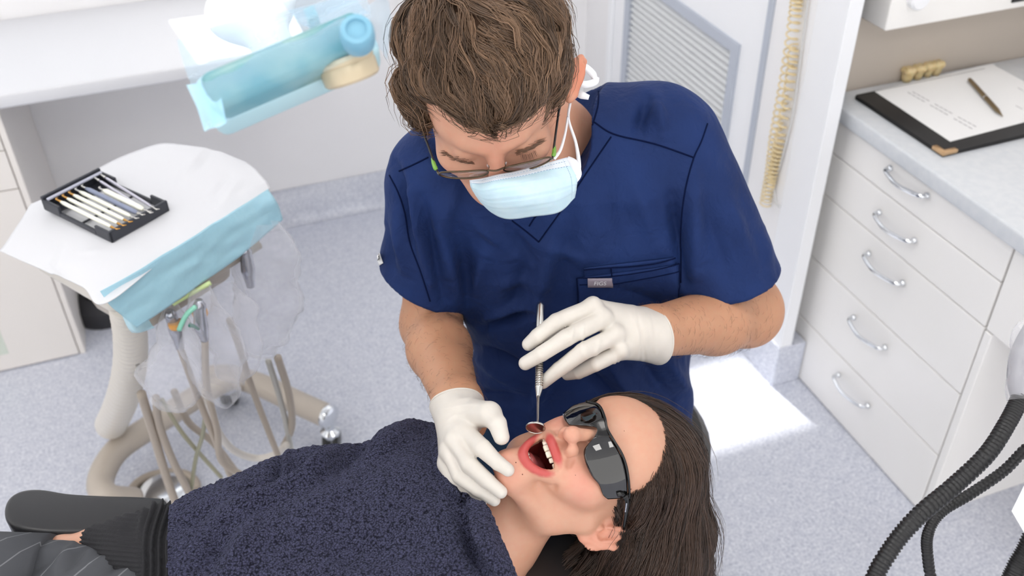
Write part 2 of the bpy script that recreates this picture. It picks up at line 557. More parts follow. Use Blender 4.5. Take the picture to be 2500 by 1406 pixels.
# ------------------------------------------------------------------ right-hand drawers and worktop
XD, Y0, Y1 = 1.354, 1.054, 1.590
cab = thing('drawer_cabinet', 'white five-drawer cabinet with chrome bow handles under grey worktop', 'cabinet', (1.6, 1.3, 0))
MB().box((XD + .02, Y0 - .002, 0), (1.95, Y1, .731)).build('body', M_white, cab)
MB().box((XD, 1.032, 0), (1.95, 1.0505, .533), .002).build('end_panel', M_white, cab)
zs = [(0.004, .1785), (.1815, .3585), (.3615, .5365), (.5395, .6445), (.6475, .7305)]
hpx = [((2052, 925), (2128, 998)), ((2090, 783), (2170, 858)), ((2127, 628), (2214, 700)), ((2153, 528), (2243, 596)), ((2180, 420), (2275, 486))]
for (z0, z1), (a, b) in zip(zs, hpx):
    dr = MB().box((XD, Y0, z0), (XD + .018, Y1, z1), .0015).build('drawer', M_white, cab)
    A = at_x(a[0], a[1], XD); Bp = at_x(b[0], b[1], XD)
    zz = (A[2] + Bp[2]) / 2 + .004; ya, yb = A[1] + .008, Bp[1] + .012
    pts = [(XD + .002, ya, zz), (XD - .016, ya - .002, zz), (XD - .026, ya - (ya - yb) * .25, zz - .001), (XD - .030, (ya + yb) / 2, zz - .002), (XD - .026, yb + (ya - yb) * .25, zz - .001), (XD - .016, yb + .002, zz), (XD + .002, yb, zz)]
    m = MB().tube(spline(pts, 28), [.0042] * 28, 10)
    for y in (ya, yb): m.lathe([(.0065, 0), (.0065, .004), (.0045, .007)], (XD, y, zz), (-1, 0, 0), 14)
    m.build('handle', M_chrome, dr, 'auto')
ap = thing('desk_apron', 'white drawer front over the open knee space beside the drawers', 'cabinet', (1.6, .7, .54))
MB().box((XD, .30, .538), (XD + .018, 1.0485, .7305), .0015).build('drawer', M_white, ap)
MB().box((XD + .02, .30, .548), (1.95, 1.049, .728)).build('body', M_taupe, ap)
MB().box((1.338, .10, .733), (1.98, 1.629, .771), .006, 3).build('worktop', M_top, smooth='auto', label='pale grey worktop with square edge over the white drawers', category='worktop')

# wall unit above the worktop
u = thing('wall_unit', 'white boxy unit on the taupe wall above the black folder', 'wall unit', (1.6, 1.6, .945))
MB().box((1.387, 1.540, .945), (1.975, 1.6285, 1.25), .004, 3).build('housing', M_white, u, 'auto')
p = at_y(2238, -8, 1.540)
MB().lathe([(.024, 0), (.024, .014), (.02, .018)], p, (0, -1, 0), 28).build('dial', M_white2, u, 'auto')
p = at_y(2480, 0, 1.540)
MB().box(p + (-.012, -.004, -.004), p + (.03, .002, .004), .001).build('switch', M_black, u)

# folder, sheet, pen, tooth model
fz = .7712
fo = thing('folder', 'black folder with a gold corner lying on the grey worktop', 'folder', (1.55, 1.45, fz))
M_leather = mat('black_leather', (26, 25, 26), .42, bump=(900, .25, .0004))
q = [at_z(2303, 376, fz + .008), at_z(2088, 234, fz + .008)]
e = (q[1] - q[0]); L = np.linalg.norm(e); e /= L
nrm = np.array([e[1], -e[0], 0.0])
if nrm[0] < 0: nrm = -nrm
R = np.array([e, nrm, [0, 0, 1.0]]).T
def fbox(u0, u1, v0, v1, z0, z1, bev=.002, seg=2, mb=None):
    c = q[0] + e * (u0 + u1) / 2 + nrm * (v0 + v1) / 2; c[2] = (z0 + z1) / 2
    h = np.array([(u1 - u0) / 2, (v1 - v0) / 2, (z1 - z0) / 2])
    return (mb or MB()).box(-h, h, bev, seg, R=R, c=c)
fbox(0, L, 0, .36, fz, fz + .005, .002).build('back_cover', M_leather, fo, 'auto')
fbox(.0, L, .0, .36, fz + .0055, fz + .0098, .002).build('front_cover', M_leather, fo, 'auto')
fbox(L - .006, L + .002, 0, .36, fz, fz + .011, .004, 3).build('spine', M_leather, fo, 'auto')
M_gold = mat('gold_metal', (214, 178, 138), .25, 1.0)
m = MB(); fbox(-.0015, .032, -.0015, .0105, fz + .003, fz + .0115, .0015, 2, m); fbox(-.0012, .0108, -.0012, .036, fz + .0032, fz + .0113, .0015, 2, m)
m.build('corner_piece', M_gold, fo, 'auto', label='gold metal corner piece')
M_paper = mat('paper', (238, 238, 238), .8)
sh = thing('paper_sheet', 'white printed form lying on the black folder', 'paper', (1.6, 1.45, fz + .01))
pz = fz + .0102
cor = [at_z(2135, 223, pz), at_z(2320, 346, pz), at_z(2500, 300, pz), at_z(2600, 262, pz), at_z(2421, 156, pz)]
cor[2] = cor[1] + (cor[2] - cor[1]); cor[3] = cor[4] + (cor[1] - cor[0])
MB().slab([cor[0], cor[1], cor[3], cor[4]], -.0006).build('sheet', M_paper, sh)
M_ink = mat('grey_ink', (120, 120, 124), .7)
m = MB()
for a, b in (((2216, 225), (2376, 316)), ((2228, 224), (2386, 311)), ((2485, 214), (2530, 240)), ((2480, 258), (2540, 288))):
    A, Bq = at_z(*a, pz + .0009), at_z(*b, pz + .0009)
    dirv = (Bq - A); n_ = 14
    for k in range(n_):
        if k % 5 == 4: continue
        s0 = A + dirv * k / n_; s1 = A + dirv * (k + .8) / n_
        wv = np.cross(dirv, [0, 0, 1]); wv = wv / np.linalg.norm(wv) * .0009
        m.add([s0 - wv, s1 - wv, s1 + wv, s0 + wv], [[0, 1, 2, 3]])
m.build('print_lines', M_ink, sh, kind='stuff')
pen = thing('pen', 'slim bronze ballpoint pen on the printed form', 'pen', at_z(2400, 240, pz))
A, Bq = at_z(2366, 193, pz + .006), at_z(2448, 284, pz + .006)
M_bronze = mat('bronze_metal', (150, 132, 104), .3, .9)
ax = (Bq - A); Lp = np.linalg.norm(ax); ax /= Lp
MB().lathe([(.003, 0), (.0045, .004), (.005, Lp * .5)], A, ax, 16).build('cap', M_bronze, pen, 'auto')
MB().lathe([(.0052, Lp * .5), (.0052, Lp * .52)], A, ax, 16).build('ring', M_chrome, pen, 'auto')
MB().lathe([(.005, Lp * .52), (.0048, Lp * .85), (.0016, Lp * .96), (.0008, Lp)], A, ax, 16).build('barrel', M_bronze, pen, 'auto')
tm = thing('tooth_model', 'yellowed plaster model of molars behind the printed form', 'model', at_z(2245, 190, fz))
M_tooth = mat('old_ivory', (214, 190, 138), .35, noise=(90, (226, 205, 160)), Subsurface_Weight=.15)
for k, (px, py) in enumerate(((2212, 184), (2238, 178), (2262, 172), (2283, 168))):
    c = at_z(px, py + 14, fz); s_ = (.017, .015, .014, .015)[k]
    X, Fq = mesh_sdf(lambda P: smin(smin(smin(ell(P, c + (-.006, -.005, .026), np.eye(3), (.009, .009, .009)), ell(P, c + (.006, -.005, .026), np.eye(3), (.009, .009, .009)), .004),
        smin(ell(P, c + (-.006, .006, .026), np.eye(3), (.009, .009, .008)), ell(P, c + (.006, .006, .026), np.eye(3), (.009, .009, .008)), .004), .004),
        ell(P, c + (0, 0, .013), np.eye(3), (s_ * .75, s_ * .75, .018)), .004), c + (-.024, -.024, -.006), c + (.024, .024, .042), .0024)
    link('tooth', np_mesh('tooth', X, Fq), M_tooth, tm, True)

# coiled cream hose hanging on the wall by the door
co = thing('coiled_hose', 'cream coiled air hose hanging on the white wall by the door', 'hose', at_x(1868, 500, XR - .02))
M_coil = mat('cream_plastic', (226, 206, 160), .4)
def coil(pp, name, turns, r):
    ce = spline([at_x(x, y, XR - r - .004) for x, y in pp], 200)
    n = turns * 16
    u = np.linspace(0, 199, n)
    ax = np.array([np.interp(u, range(200), ce[:, k]) for k in range(3)]).T
    t = np.arange(n) * 2 * math.pi / 16
    P = ax + r * np.stack([np.cos(t), np.sin(t), 0 * t], 1)
    MB().tube(P, .0019, 6).build(name, M_coil, co, True)
coil([(1948, -40), (1940, 40), (1916, 200), (1893, 330), (1882, 420), (1868, 500)], 'coil', 40, .0125)
coil([(1938, 110), (1928, 200), (1905, 330), (1892, 400), (1880, 455)], 'coil', 24, .0105)
cw = MB().tube(spline([at_x(x, y, XR - .006) for x, y in ((1975, -20), (1958, 110), (1935, 280), (1905, 400), (1890, 440), (1893, 490), (1903, 505))], 50), .0022, 8)
cw.build('grey_cord', mat('pale_grey_cord', (205, 205, 205), .5), co, True)

# ------------------------------------------------------------------ left counter and cabinet
YF = 2.318
zt = at_y(0, 268, YF - .03)[2]; ztop = at_y(0, 232, YF - .03)[2]
MB().box((-2.2, YF - .03, zt), (.32, YB - .001, ztop), .006, 3).build('counter', M_top2, smooth='auto', label='long white counter along the back wall', category='counter')
lc = thing('base_cabinet', 'cream cabinet with drawer and door under the white counter', 'cabinet', (-.8, 2.55, 0))
XE = -.404
MB().box((-1.2, YF + .018, .0), (XE, YB - .002, zt - .001)).build('body', M_cream, lc)
zz = [at_y(0, y, YF)[2] for y in (370, 469)]
xg = at_y(45, 460, YF)[0]
MB().box((xg + .002, YF + .002, 0.0), (XE, YF + .018, zt - .002), .0015).build('stile', M_cream, lc)
for k, (a, b) in enumerate(((zz[0] + .0015, zt - .003), (zz[1] + .0015, zz[0] - .0015))):
    MB().box((-1.19, YF, a), (xg, YF + .018, b), .0015).build('drawer', M_cream, lc)
MB().box((-1.19, YF, .004), (xg, YF + .018, zz[1] - .0015), .0015).build('cabinet_door', M_cream, lc)
a = at_y(22, 862, YF); 
MB().box((a[0] - .12, YF - .0012, a[2]), (a[0], YF + .001, a[2] + .12), .0005).build('door_label', mat('pale_green_card', (214, 222, 210), .5), lc, label='pale green card on the door')
# ------------------------------------------------------------------ cloth and skin materials
def weave(m, scale, strength, dist):
    nt = m.node_tree; b = nt.nodes['Principled BSDF']
    g = nt.nodes.new('ShaderNodeNewGeometry')
    n = nt.nodes.new('ShaderNodeTexNoise'); n.inputs['Scale'].default_value = scale; n.inputs['Detail'].default_value = 3
    nt.links.new(g.outputs['Position'], n.inputs['Vector'])
    bp = nt.nodes.new('ShaderNodeBump'); bp.inputs['Strength'].default_value = strength; bp.inputs['Distance'].default_value = dist
    nt.links.new(n.outputs['Fac'], bp.inputs['Height']); nt.links.new(bp.outputs['Normal'], b.inputs['Normal'])
M_scrub = mat('navy_scrub_cloth', (26, 43, 86), .72, noise=(9, (30, 50, 98)), Sheen_Weight=.05, Sheen_Roughness=.4, Specular_IOR_Level=.15)
M_scrub.node_tree.nodes['Principled BSDF'].inputs['Sheen Tint'].default_value = (.45, .55, 1, 1)
def wrinkles(m):
    nt = m.node_tree; b = nt.nodes['Principled BSDF']; g = nt.nodes.new('ShaderNodeNewGeometry'); prev = None
    for sc, st, di, de in ((26, .55, .010, 3), (75, .35, .003, 3), (700, .25, .0006, 3)):
        n = nt.nodes.new('ShaderNodeTexNoise'); n.inputs['Scale'].default_value = sc; n.inputs['Detail'].default_value = de; n.inputs['Distortion'].default_value = .6
        nt.links.new(g.outputs['Position'], n.inputs['Vector'])
        bp = nt.nodes.new('ShaderNodeBump'); bp.inputs['Strength'].default_value = st; bp.inputs['Distance'].default_value = di
        nt.links.new(n.outputs['Fac'], bp.inputs['Height'])
        if prev is not None: nt.links.new(prev, bp.inputs['Normal'])
        prev = bp.outputs['Normal']
    nt.links.new(prev, b.inputs['Normal'])
wrinkles(M_scrub)
M_seam = mat('navy_seam', (12, 22, 54), .9, Specular_IOR_Level=.05)
M_teal = mat('dark_teal_trousers', (28, 58, 88), .8, bump=(500, .2, .0005))
M_skin = mat('skin', (214, 166, 140), .5, Subsurface_Weight=.12, Subsurface_Scale=.01)
M_skin.node_tree.nodes['Principled BSDF'].inputs['Subsurface Radius'].default_value = (1, .35, .2)
use_vcol(M_skin, 'tint', (120, .07))
weave(M_skin, 1400, .12, .0004)
M_glove = mat('latex_glove', (206, 200, 192), .42, noise=(30, (212, 206, 198)), Subsurface_Weight=.1, Subsurface_Scale=.006)
M_glove.node_tree.nodes['Principled BSDF'].inputs['Subsurface Radius'].default_value = (1, .7, .5)
M_hair1 = mat('brown_hair', (92, 66, 48), .42)
use_vcol(M_hair1)
M_cap = mat('hair_mass', (40, 30, 24), .85, Specular_IOR_Level=.1)
use_vcol(M_cap)
M_hair2 = mat('dark_hair', (48, 34, 28), .30)
use_vcol(M_hair2)

RV, DV, FV = MC[0], MC[1], MC[2]
HF = np.array([math.sin(_yw), math.cos(_yw), 0.0])          # horizontal heading of the photographer
RH = np.array([math.cos(_yw), -math.sin(_yw), 0.0])
UPZ = np.array([0, 0, 1.0])
def cv(a, b, c): return a * RV + b * DV + c * FV
def unit(v): v = np.asarray(v, float); return v / np.linalg.norm(v)
def px2m(px, d): return px * d / F

def folds(P, L):
    """soft cloth folds: (x0,y0,x1,y1,width,height) with ends in photo pixels, height in mm (+ ridge, - groove)"""
    q = proj(P)[:, :2]
    o = np.zeros(len(P))
    for x0, y0, x1, y1, w, a in L:
        s = np.array([x0, y0], float); e = np.array([x1 - x0, y1 - y0], float)
        t = ((q - s) @ e) / (e @ e)
        tc = np.clip(t, 0, 1)
        d2 = ((q - s - tc[:, None] * e) ** 2).sum(1)
        o += a * .001 * np.exp(-d2 / (w * w)) * (0.25 + 0.75 * np.sin(np.pi * np.clip(tc, .06, .94)))
    return o

# ------------------------------------------------------------------ dentist: scrub top
SHR, SHL = at(1612, 358, 1.37), at(1072, 428, 1.335)
ELR, ELL = at(1822, 768, 1.47), at(1052, 792, 1.47)
WRR, WRL = at(1585, 812, 1.30), at(1118, 985, 1.245)
zk = np.array([.50, .62, .75, .88, .98, 1.06, 1.13])
Lc = np.array([.118, .117, .112, .095, .080, .066, .058])
hc = np.array([1.215, 1.205, 1.205, 1.20, 1.195, 1.19, 1.195])
wk = np.array([.188, .184, .180, .186, .190, .175, .10])
dk = np.array([.125, .122, .118, .120, .118, .100, .06])
def torso(P, grow=0.0):
    z = P[:, 2]
    L = P[:, :2] @ RH[:2]; h = P[:, :2] @ HF[:2]
    w = np.interp(z, zk, wk) + grow; d = np.interp(z, zk, dk) + grow
    x = (L - np.interp(z, zk, Lc)) / w; y = (h - np.interp(z, zk, hc)) / d
    k = (np.abs(x) ** 2.4 + np.abs(y) ** 2.4) ** (1 / 2.4)
    s = (k - 1) * np.minimum(w, d) * .9
    s = smax(s, z - 1.16 - grow, .05)
    return smax(s, .46 - z, .02)
HEMR = at(1775, 672, 1.435); HEMRn = unit(cv(.20, .82, .45))
HEML = at(1028, 694, 1.435); HEMLn = unit(cv(-.52, .72, .42))
FOLD = [(962, 400, 1010, 590, 12, -7), (1000, 470, 1052, 690, 12, 6), (1030, 480, 1085, 730, 14, -5), (960, 520, 985, 660, 12, 4), (938, 560, 960, 660, 10, -3),
        (1075, 560, 1120, 740, 16, 5), (1110, 520, 1160, 760, 18, -4), (1160, 540, 1230, 600, 14, 4), (1180, 620, 1140, 780, 18, 4),
        (1290, 640, 1240, 780, 22, -5), (1340, 620, 1300, 800, 20, 5), (1400, 520, 1370, 720, 24, -4), (1180, 800, 1300, 765, 10, -7), (1190, 778, 1290, 748, 10, 5),
        (1160, 850, 1290, 905, 12, -7), (1170, 880, 1260, 940, 12, 5), (1210, 700, 1330, 690, 14, 3), (1640, 480, 1672, 690, 14, -8), (1690, 430, 1700, 660, 22, 7),
        (1540, 420, 1600, 600, 26, 4), (1480, 460, 1500, 620, 24, -3), (1580, 245, 1560, 320, 14, -7), (1600, 240, 1620, 330, 16, 5), (1720, 500, 1780, 680, 22, -4), (1770, 480, 1840, 650, 20, 4),
        (1420, 900, 1500, 970, 14, -6), (1560, 880, 1640, 980, 18, -6), (1620, 860, 1680, 960, 14, 5), (1480, 880, 1560, 990, 16, 5), (1690, 820, 1700, 960, 14, -4), (1350, 900, 1300, 1010, 14, 5), (1160, 960, 1290, 985, 14, -6),
        (1245, 560, 1300, 640, 14, -4), (1330, 600, 1420, 640, 14, 3), (1500, 700, 1640, 745, 12, -3), (1860, 560, 1880, 660, 14, 3),
        (1050, 330, 1120, 420, 18, -4), (1120, 440, 1080, 560, 22, 4)]
def scrub(P):
    s = torso(P)
    yoke = smin(cone(P, at(1340, 385, 1.37), SHR, .082, .070), cone(P, at(1340, 385, 1.37), SHL, .082, .066), .03)
    s = smin(s, yoke, .06)
    s = smin(s, cone(P, at(1440, 330, 1.40), at(1560, 330, 1.39), .062, .058), .04)
    ar = cone(P, SHR + cv(.005, 0, 0), HEMR + HEMRn * .06, .070, .094)
    al = cone(P, SHL, HEML + unit(HEML - SHL) * .07, .066, .066)
    ar = smin(ar, cone(P, SHR, at(1700, 560, 1.41), .07, .078), .04)
    ar = smax(ar, (P - HEMR) @ HEMRn, .004)
    al = smax(al, (P - HEML) @ HEMLn, .004)
    s = smin(s, ar, .035)
    s = smin(s, al, .022)
    # neck opening
    s = smax(s, -cone(P, at(1357, 215, 1.36), at(1310, 500, 1.20), .069, .042), .006)
    return s
lo = np.min([at(880, 200, 1.2), at(1950, 200, 1.55), at(880, 1200, 1.8), at(1950, 1200, 1.9), at(1400, 600, 1.05)], 0) - .05
hi = np.max([at(880, 200, 1.2), at(1950, 200, 1.75), at(1950, 600, 1.7)], 0) + .05
lo[2], hi[2] = .47, 1.22
Xs, Fs = mesh_sdf(scrub, lo, hi, .0040)
Ns = vnormals(Xs, Fs)
Xs = Xs + Ns * (2.6 * folds(Xs, FOLD) + .0026 * vnoise(Xs, 14) + .0012 * vnoise(Xs, 34))[:, None]
Xs = relax(Xs, Fs, 1, .4)
BV_SH = bvh_of(Xs, Fs)
den = thing('person', 'dentist in navy scrubs, glasses and pale blue mask leaning over the patient', 'person', (at(1400, 900, 1.6)[0], at(1400, 900, 1.6)[1], .45))
top = link('scrub_top', np_mesh('scrub_top', Xs, Fs), M_scrub, den, True, fix=False)

def seam(pts, r, m, parent, bv=None, name='seam', lift=.0003, n=None, smoothp=True):
    pl = spline(pts, n or max(12, 8 * len(pts))) if smoothp else np.array(pts, float)
    P = [on(bv or BV_SH, x, y, lift) for x, y in pl]
    P = [p for p in P if p is not None]
    if len(P) > 3:
        P = np.array(P)
        return MB().tube(P, r, 6).build(name, m, parent, True)
for pts in ([(1450, 298), (1500, 328), (1600, 352), (1692, 384)], [(1727, 302), (1712, 345), (1692, 390), (1672, 470), (1663, 560), (1662, 690)],
            [(974, 418), (1010, 402), (1046, 384)], [(951, 428), (972, 470), (988, 520), (1000, 590), (1026, 660), (1050, 735)],
            [(1492, 334), (1440, 410), (1380, 500), (1316, 590)], [(1316, 591), (1285, 565), (1250, 538)], [(1462, 222), (1459, 262), (1446, 306)], [(1292, 552), (1303, 534), (1312, 524)]):
    seam(pts, .0011, M_seam, top)
# chest pocket, inner pocket, woven tag
def patch(pl, pr, nx, ny, lift, name, m, parent, th=.0012, bv=None):
    """quad patch on a surface: pl/pr lists of pixel points down the left and right edges"""
    l = spline(pl, ny); r = spline(pr, ny)
    G = np.array([[on(bv or BV_SH, *(l[j] + (r[j] - l[j]) * i / (nx - 1)), lift, 1.3) for i in range(nx)] for j in range(ny)])
    o = MB().grid(G).build(name, m, parent, True)
    thicken(o, th, 0); return o
patch([(1425, 652), (1430, 690)], [(1643, 627), (1650, 668)], 26, 6, .0022, 'inner_pocket', M_scrub, top)
pk = patch([(1409, 674), (1409, 720), (1412, 765)], [(1652, 642), (1656, 690), (1660, 745)], 28, 14, .0045, 'chest_pocket', M_scrub, top)
for pts in ([(1409, 674), (1500, 668), (1590, 655), (1652, 642)], [(1415, 690), (1500, 686), (1590, 672), (1653, 660)], [(1409, 674), (1412, 765)], [(1652, 642), (1660, 740)], [(1425, 652), (1540, 646), (1600, 638), (1643, 627)], [(1490, 650), (1492, 668)]):
    seam(pts, .0009, M_seam, top, name='pocket_stitching', lift=.0052)
tg = patch([(1434, 673), (1434, 694)], [(1492, 672), (1492, 694)], 8, 4, .0068, 'woven_tag', mat('mauve_tag', (150, 140, 152), .7), top)
me = text_mesh('FIGS', .0092)
tc, tx, ty = on(BV_SH, 1463, 683.5, .0078), on(BV_SH, 1485, 683, .0078), on(BV_SH, 1463, 672, .0078)
ex = unit(tx - tc); nz = unit(np.cross(ex, ty - tc)); ey = np.cross(nz, ex)
for v in me.vertices: v.co = Vector(tc + ex * v.co.x + ey * v.co.y + nz * .0004)
link('tag_lettering', me, mat('white_thread', (235, 235, 240), .7), top, fix=False)
patch([(921, 624), (929, 648)], [(930, 618), (938, 642)], 4, 5, .002, 'sleeve_tab', mat('white_tab', (235, 235, 235), .7), top, .001)

# trousers and lap
def lap(P):
    hipc = RH * .118 + HF * 1.19 + UPZ * .53
    s = ell(P, hipc, [RH, HF, UPZ], (.19, .14, .12))
    kl = RH * (-.15) + HF * 1.06 + UPZ * .53; kr = RH * .17 + HF * .98 + UPZ * .50
    s = smin(s, cone(P, hipc + RH * -.09, kl, .085, .068), .03)
    s = smin(s, cone(P, hipc + RH * .09, kr, .085, .068), .03)
    for k, sg in ((kl, -1), (kr, 1)):
        ft = k + UPZ * -.42 + RH * .03 * sg + HF * .04
        s = smin(s, cone(P, k, ft, .066, .05), .02)
        s = smin(s, cone(P, ft, ft + HF * -.13 + UPZ * -.03, .042, .035), .01)
    return s - .003 * vnoise(P, 16)
c0 = RH * .118 + HF * 1.1
Xl, Fl = mesh_sdf(lap, c0 + (-.45, -.45, .0), c0 + (.45, .45, .70), .008)
link('trousers', np_mesh('trousers', Xl, Fl), M_teal, den, True, fix=False)

# ------------------------------------------------------------------ dentist: head
ro = math.radians(8); be = math.radians(33)
qd = cv(math.sin(ro), math.cos(ro), 0)
Sh = cv(math.cos(ro), -math.sin(ro), 0)
Fh = math.cos(be) * qd - math.sin(be) * FV
Uh = -math.sin(be) * qd - math.cos(be) * FV
HO = at(1188, 232, 1.185)
HA = np.array([Sh, Fh, Uh])
def hp(s, f, u): return HO + Sh * s + Fh * f + Uh * u
def dhead(P):
    s = ell(P, hp(0, -.002, .045), HA, (.080, .098, .085))
    s = smin(s, ell(P, hp(0, .03, -.03), HA, (.068, .068, .075)), .03)
    s = smin(s, ell(P, hp(0, .062, .03), HA, (.060, .036, .035)), .02)          # brow
    s = smin(s, cone(P, hp(-.03, .090, .024), hp(-.012, .098, .018), .010, .008), .012)
    s = smin(s, cone(P, hp(.03, .090, .024), hp(.012, .098, .018), .010, .008), .012)
    s = smin(s, cone(P, hp(0, .096, .012), hp(0, .121, -.022), .008, .012), .010)   # nose
    for g in (-1, 1):
        s = smin(s, ell(P, hp(.032 * g, .083, .002), HA, (.015, .013, .011)), .006)      # lids
        s = smin(s, ell(P, hp(.042 * g, .065, -.025), HA, (.025, .022, .02)), .02)       # cheek
    s = smin(s, ell(P, hp(0, .07, -.088), HA, (.035, .030, .028)), .03)
    # neck to shoulders
    s = smin(s, cone(P, hp(0, -.035, -.03), at(1345, 345, 1.37), .058, .066), .03)
    s = smin(s, cone(P, hp(.045, .0, -.075), at(1385, 420, 1.325), .020, .014), .03)
    # ears
    ec, eu_, ew_ = at(1403, 192, 1.186), unit(cv(.40, -.86, .10)), unit(cv(.86, .40, .25))
    def earf(Q):
        sh = ell(Q, ec, [eu_, ew_, unit(np.cross(eu_, ew_))], (.024, .011, .0055))
        sh = smin(sh, chain(Q, [at(1384, 200, 1.182), at(1391, 172, 1.184), at(1405, 150, 1.186), at(1418, 141, 1.190), at(1425, 150, 1.196), at(1420, 178, 1.198), at(1411, 206, 1.194), at(1400, 230, 1.188), at(1391, 240, 1.184)], [.0035, .0038, .0040, .0040, .0038, .0038, .004, .0055, .006], .002), .003)
        sh = smax(sh, -ell(Q, at(1400, 188, 1.172), [eu_, ew_, unit(np.cross(eu_, ew_))], (.015, .0055, .010)), .003)
        sh = smin(sh, cone(Q, at(1378, 205, 1.19), at(1396, 200, 1.19), .010, .006), .006)
        return sh
    sh = local(P, ec, .06, earf)
    s = smin(s, sh, .005)
    c = hp(-.084, -.008, .006)
    s = smin(s, ell(P, c, [Fh, Sh, Uh], (.016, .007, .028)), .006)
    return s
Xh, Fhd = mesh_sdf(dhead, np.minimum(HO, at(1345, 345, 1.37)) - .17, np.maximum(HO, at(1345, 345, 1.37)) + .17, .0026)
BV_DH = bvh_of(Xh, Fhd)
skin_d = np.array(lin(206, 156, 130)[:3]); ear_backlit = np.array(lin(214, 128, 96)[:3])
def head_cols(X):
    c = np.tile(skin_d, (len(X), 1))
    q = (X - HO) @ HA.T
    w = np.clip(1.4 - np.linalg.norm((X - at(1406, 188, 1.19)) / .030, axis=1), 0, 1)
    c = c * (1 - .7 * w[:, None]) + ear_backlit * .7 * w[:, None]  # backlit red glow of the ear blended into the skin colour
    n = np.exp(-((q[:, 1] - .115) / .018) ** 2 - (q[:, 0] / .02) ** 2)
    c = c * (1 - .35 * n[:, None]) + np.array(lin(205, 130, 108)[:3]) * .35 * n[:, None]
    return c

# ------------------------------------------------------------------ dentist: arms (skin)
def armr(P):
    s = chain(P, [SHR, ELR, ELR + (WRR - ELR) * .35, at(1590, 812, 1.30), at(1545, 812, 1.285)], [.052, .046, .047, .033, .030], .02)
    s = smin(s, ell(P, ELR + cv(.012, -.012, 0), np.array([RV, DV, FV]), (.040, .046, .042)), .02)
    return s
def arml(P):
    return chain(P, [SHL, ELL, ELL + (WRL - ELL) * .35, WRL, at(1138, 1030, 1.22)], [.048, .043, .043, .029, .027], .02)
b = []
for fn, pts in ((armr, (SHR, ELR, WRR)), (arml, (SHL, ELL, WRL))):
    lo = np.min(pts, 0) - .09; hi = np.max(pts, 0) + .09
    b.append(mesh_sdf(fn, lo, hi, .004))
Xb = np.vstack([Xh, b[0][0], b[1][0]])
o1, o2 = len(Xh), len(Xh) + len(b[0][0])
Fb = np.vstack([Fhd, b[0][1] + o1, b[1][1] + o2])
me = np_mesh('body', Xb, Fb)
arm_c = np.array(lin(190, 142, 110)[:3])
vcol(me, np.vstack([head_cols(Xh), np.tile(arm_c, (len(b[0][0]) + len(b[1][0]), 1))]))
body = link('body', me, M_skin, den, True, fix=False)
ARMS = b

# ------------------------------------------------------------------ gloved hands
def Z1(x, y, d): return at(1250 + .17067 * x, 720 + .17067 * y, d)     # the hand that holds the mirror
def Z2(x, y, d): return at(1040 + .22039 * x, 940 + .22039 * y, d)     # the hand at the chin
G1 = dict(
    index=([Z1(1150, 175, 1.243), Z1(640, 385, 1.225), Z1(370, 590, 1.226), Z1(235, 705, 1.232)], [.0112, .0112, .0098, .0084]),
    middle=([Z1(1290, 350, 1.238), Z1(780, 610, 1.214), Z1(420, 845, 1.216), Z1(190, 980, 1.223)], [.0112, .0110, .0096, .0086]),
    ring=([Z1(1480, 580, 1.240), Z1(1010, 810, 1.214), Z1(680, 1060, 1.222), Z1(440, 1255, 1.228)], [.0112, .0108, .0094, .0080]),
    little=([Z1(1560, 800, 1.247), Z1(1190, 990, 1.232), Z1(950, 1110, 1.247), Z1(790, 1140, 1.262)], [.0102, .0098, .0084, .0070]),
    thumb=([Z1(1500, 300, 1.275), Z1(1000, 420, 1.285), Z1(600, 560, 1.272), Z1(400, 640, 1.262)], [.0135, .0120, .0105, .0090]))
W1 = at(1585, 812, 1.296)
def glove1(P):
    s = None
    for k in ('index', 'middle', 'ring', 'little', 'thumb'):
        d = chain(P, *G1[k], k=.0012)
        s = d if s is None else smin(s, d, .0026)
    pal = None
    for (x, y, d, r) in ((1190, 190, 1.252, .0135), (1330, 370, 1.249, .0145), (1480, 580, 1.250, .0145), (1560, 800, 1.256, .0125), (1450, 330, 1.268, .013)):
        c = cone(P, Z1(x, y, d), W1 + (Z1(x, y, d) - Z1(1400, 480, d)) * .42, r, .017)
        pal = c if pal is None else smin(pal, c, .014)
    s = smin(s, pal, .007)
    for (x, y) in ((1165, 130), (1290, 300), (1490, 545), (1560, 790)):
        s = smin(s, ell(P, Z1(x, y, 1.236), np.eye(3), (.0085, .0085, .0085)), .010)
    s = smin(s, cone(P, Z1(1750, 540, 1.275), at(1610, 822, 1.300), .0325, .0375), .012)
    return smax(s, (P - C1) @ n1, .002)
C1 = at(1588, 812, 1.303); n1 = unit(cv(.86, .30, .30))
n1 = unit(at(1600, 812, 1.304) - Z1(1400, 500, 1.255)); n1 = unit(n1 + cv(.15, -.22, .0))
Xg, Fg = mesh_sdf(glove1, np.minimum(Z1(60, 0, 1.19), Z1(2300, 1400, 1.30)) - .06, np.maximum(Z1(60, 0, 1.3), Z1(2300, 0, 1.33)) + .06, .0017)
Xg = Xg + vnormals(Xg, Fg) * (folds(Xg, [(1555, 745, 1575, 880, 4, -1.2), (1568, 800, 1562, 880, 3, -1.0), (1400, 790, 1396, 830, 4, 1.2), (1425, 795, 1420, 850, 4, 1.4), (1465, 830, 1452, 875, 5, 1.4), (1503, 870, 1500, 895, 3, 1.6), (1512, 870, 1508, 895, 3, 1.4), (1585, 770, 1600, 860, 4, 1.0), (1540, 760, 1570, 860, 4, .8)]) + .0005 * vnoise(Xg, 60))[:, None]
gl1 = link('glove', np_mesh('glove', Xg, Fg), M_glove, den, True, fix=False)
Xg1 = Xg
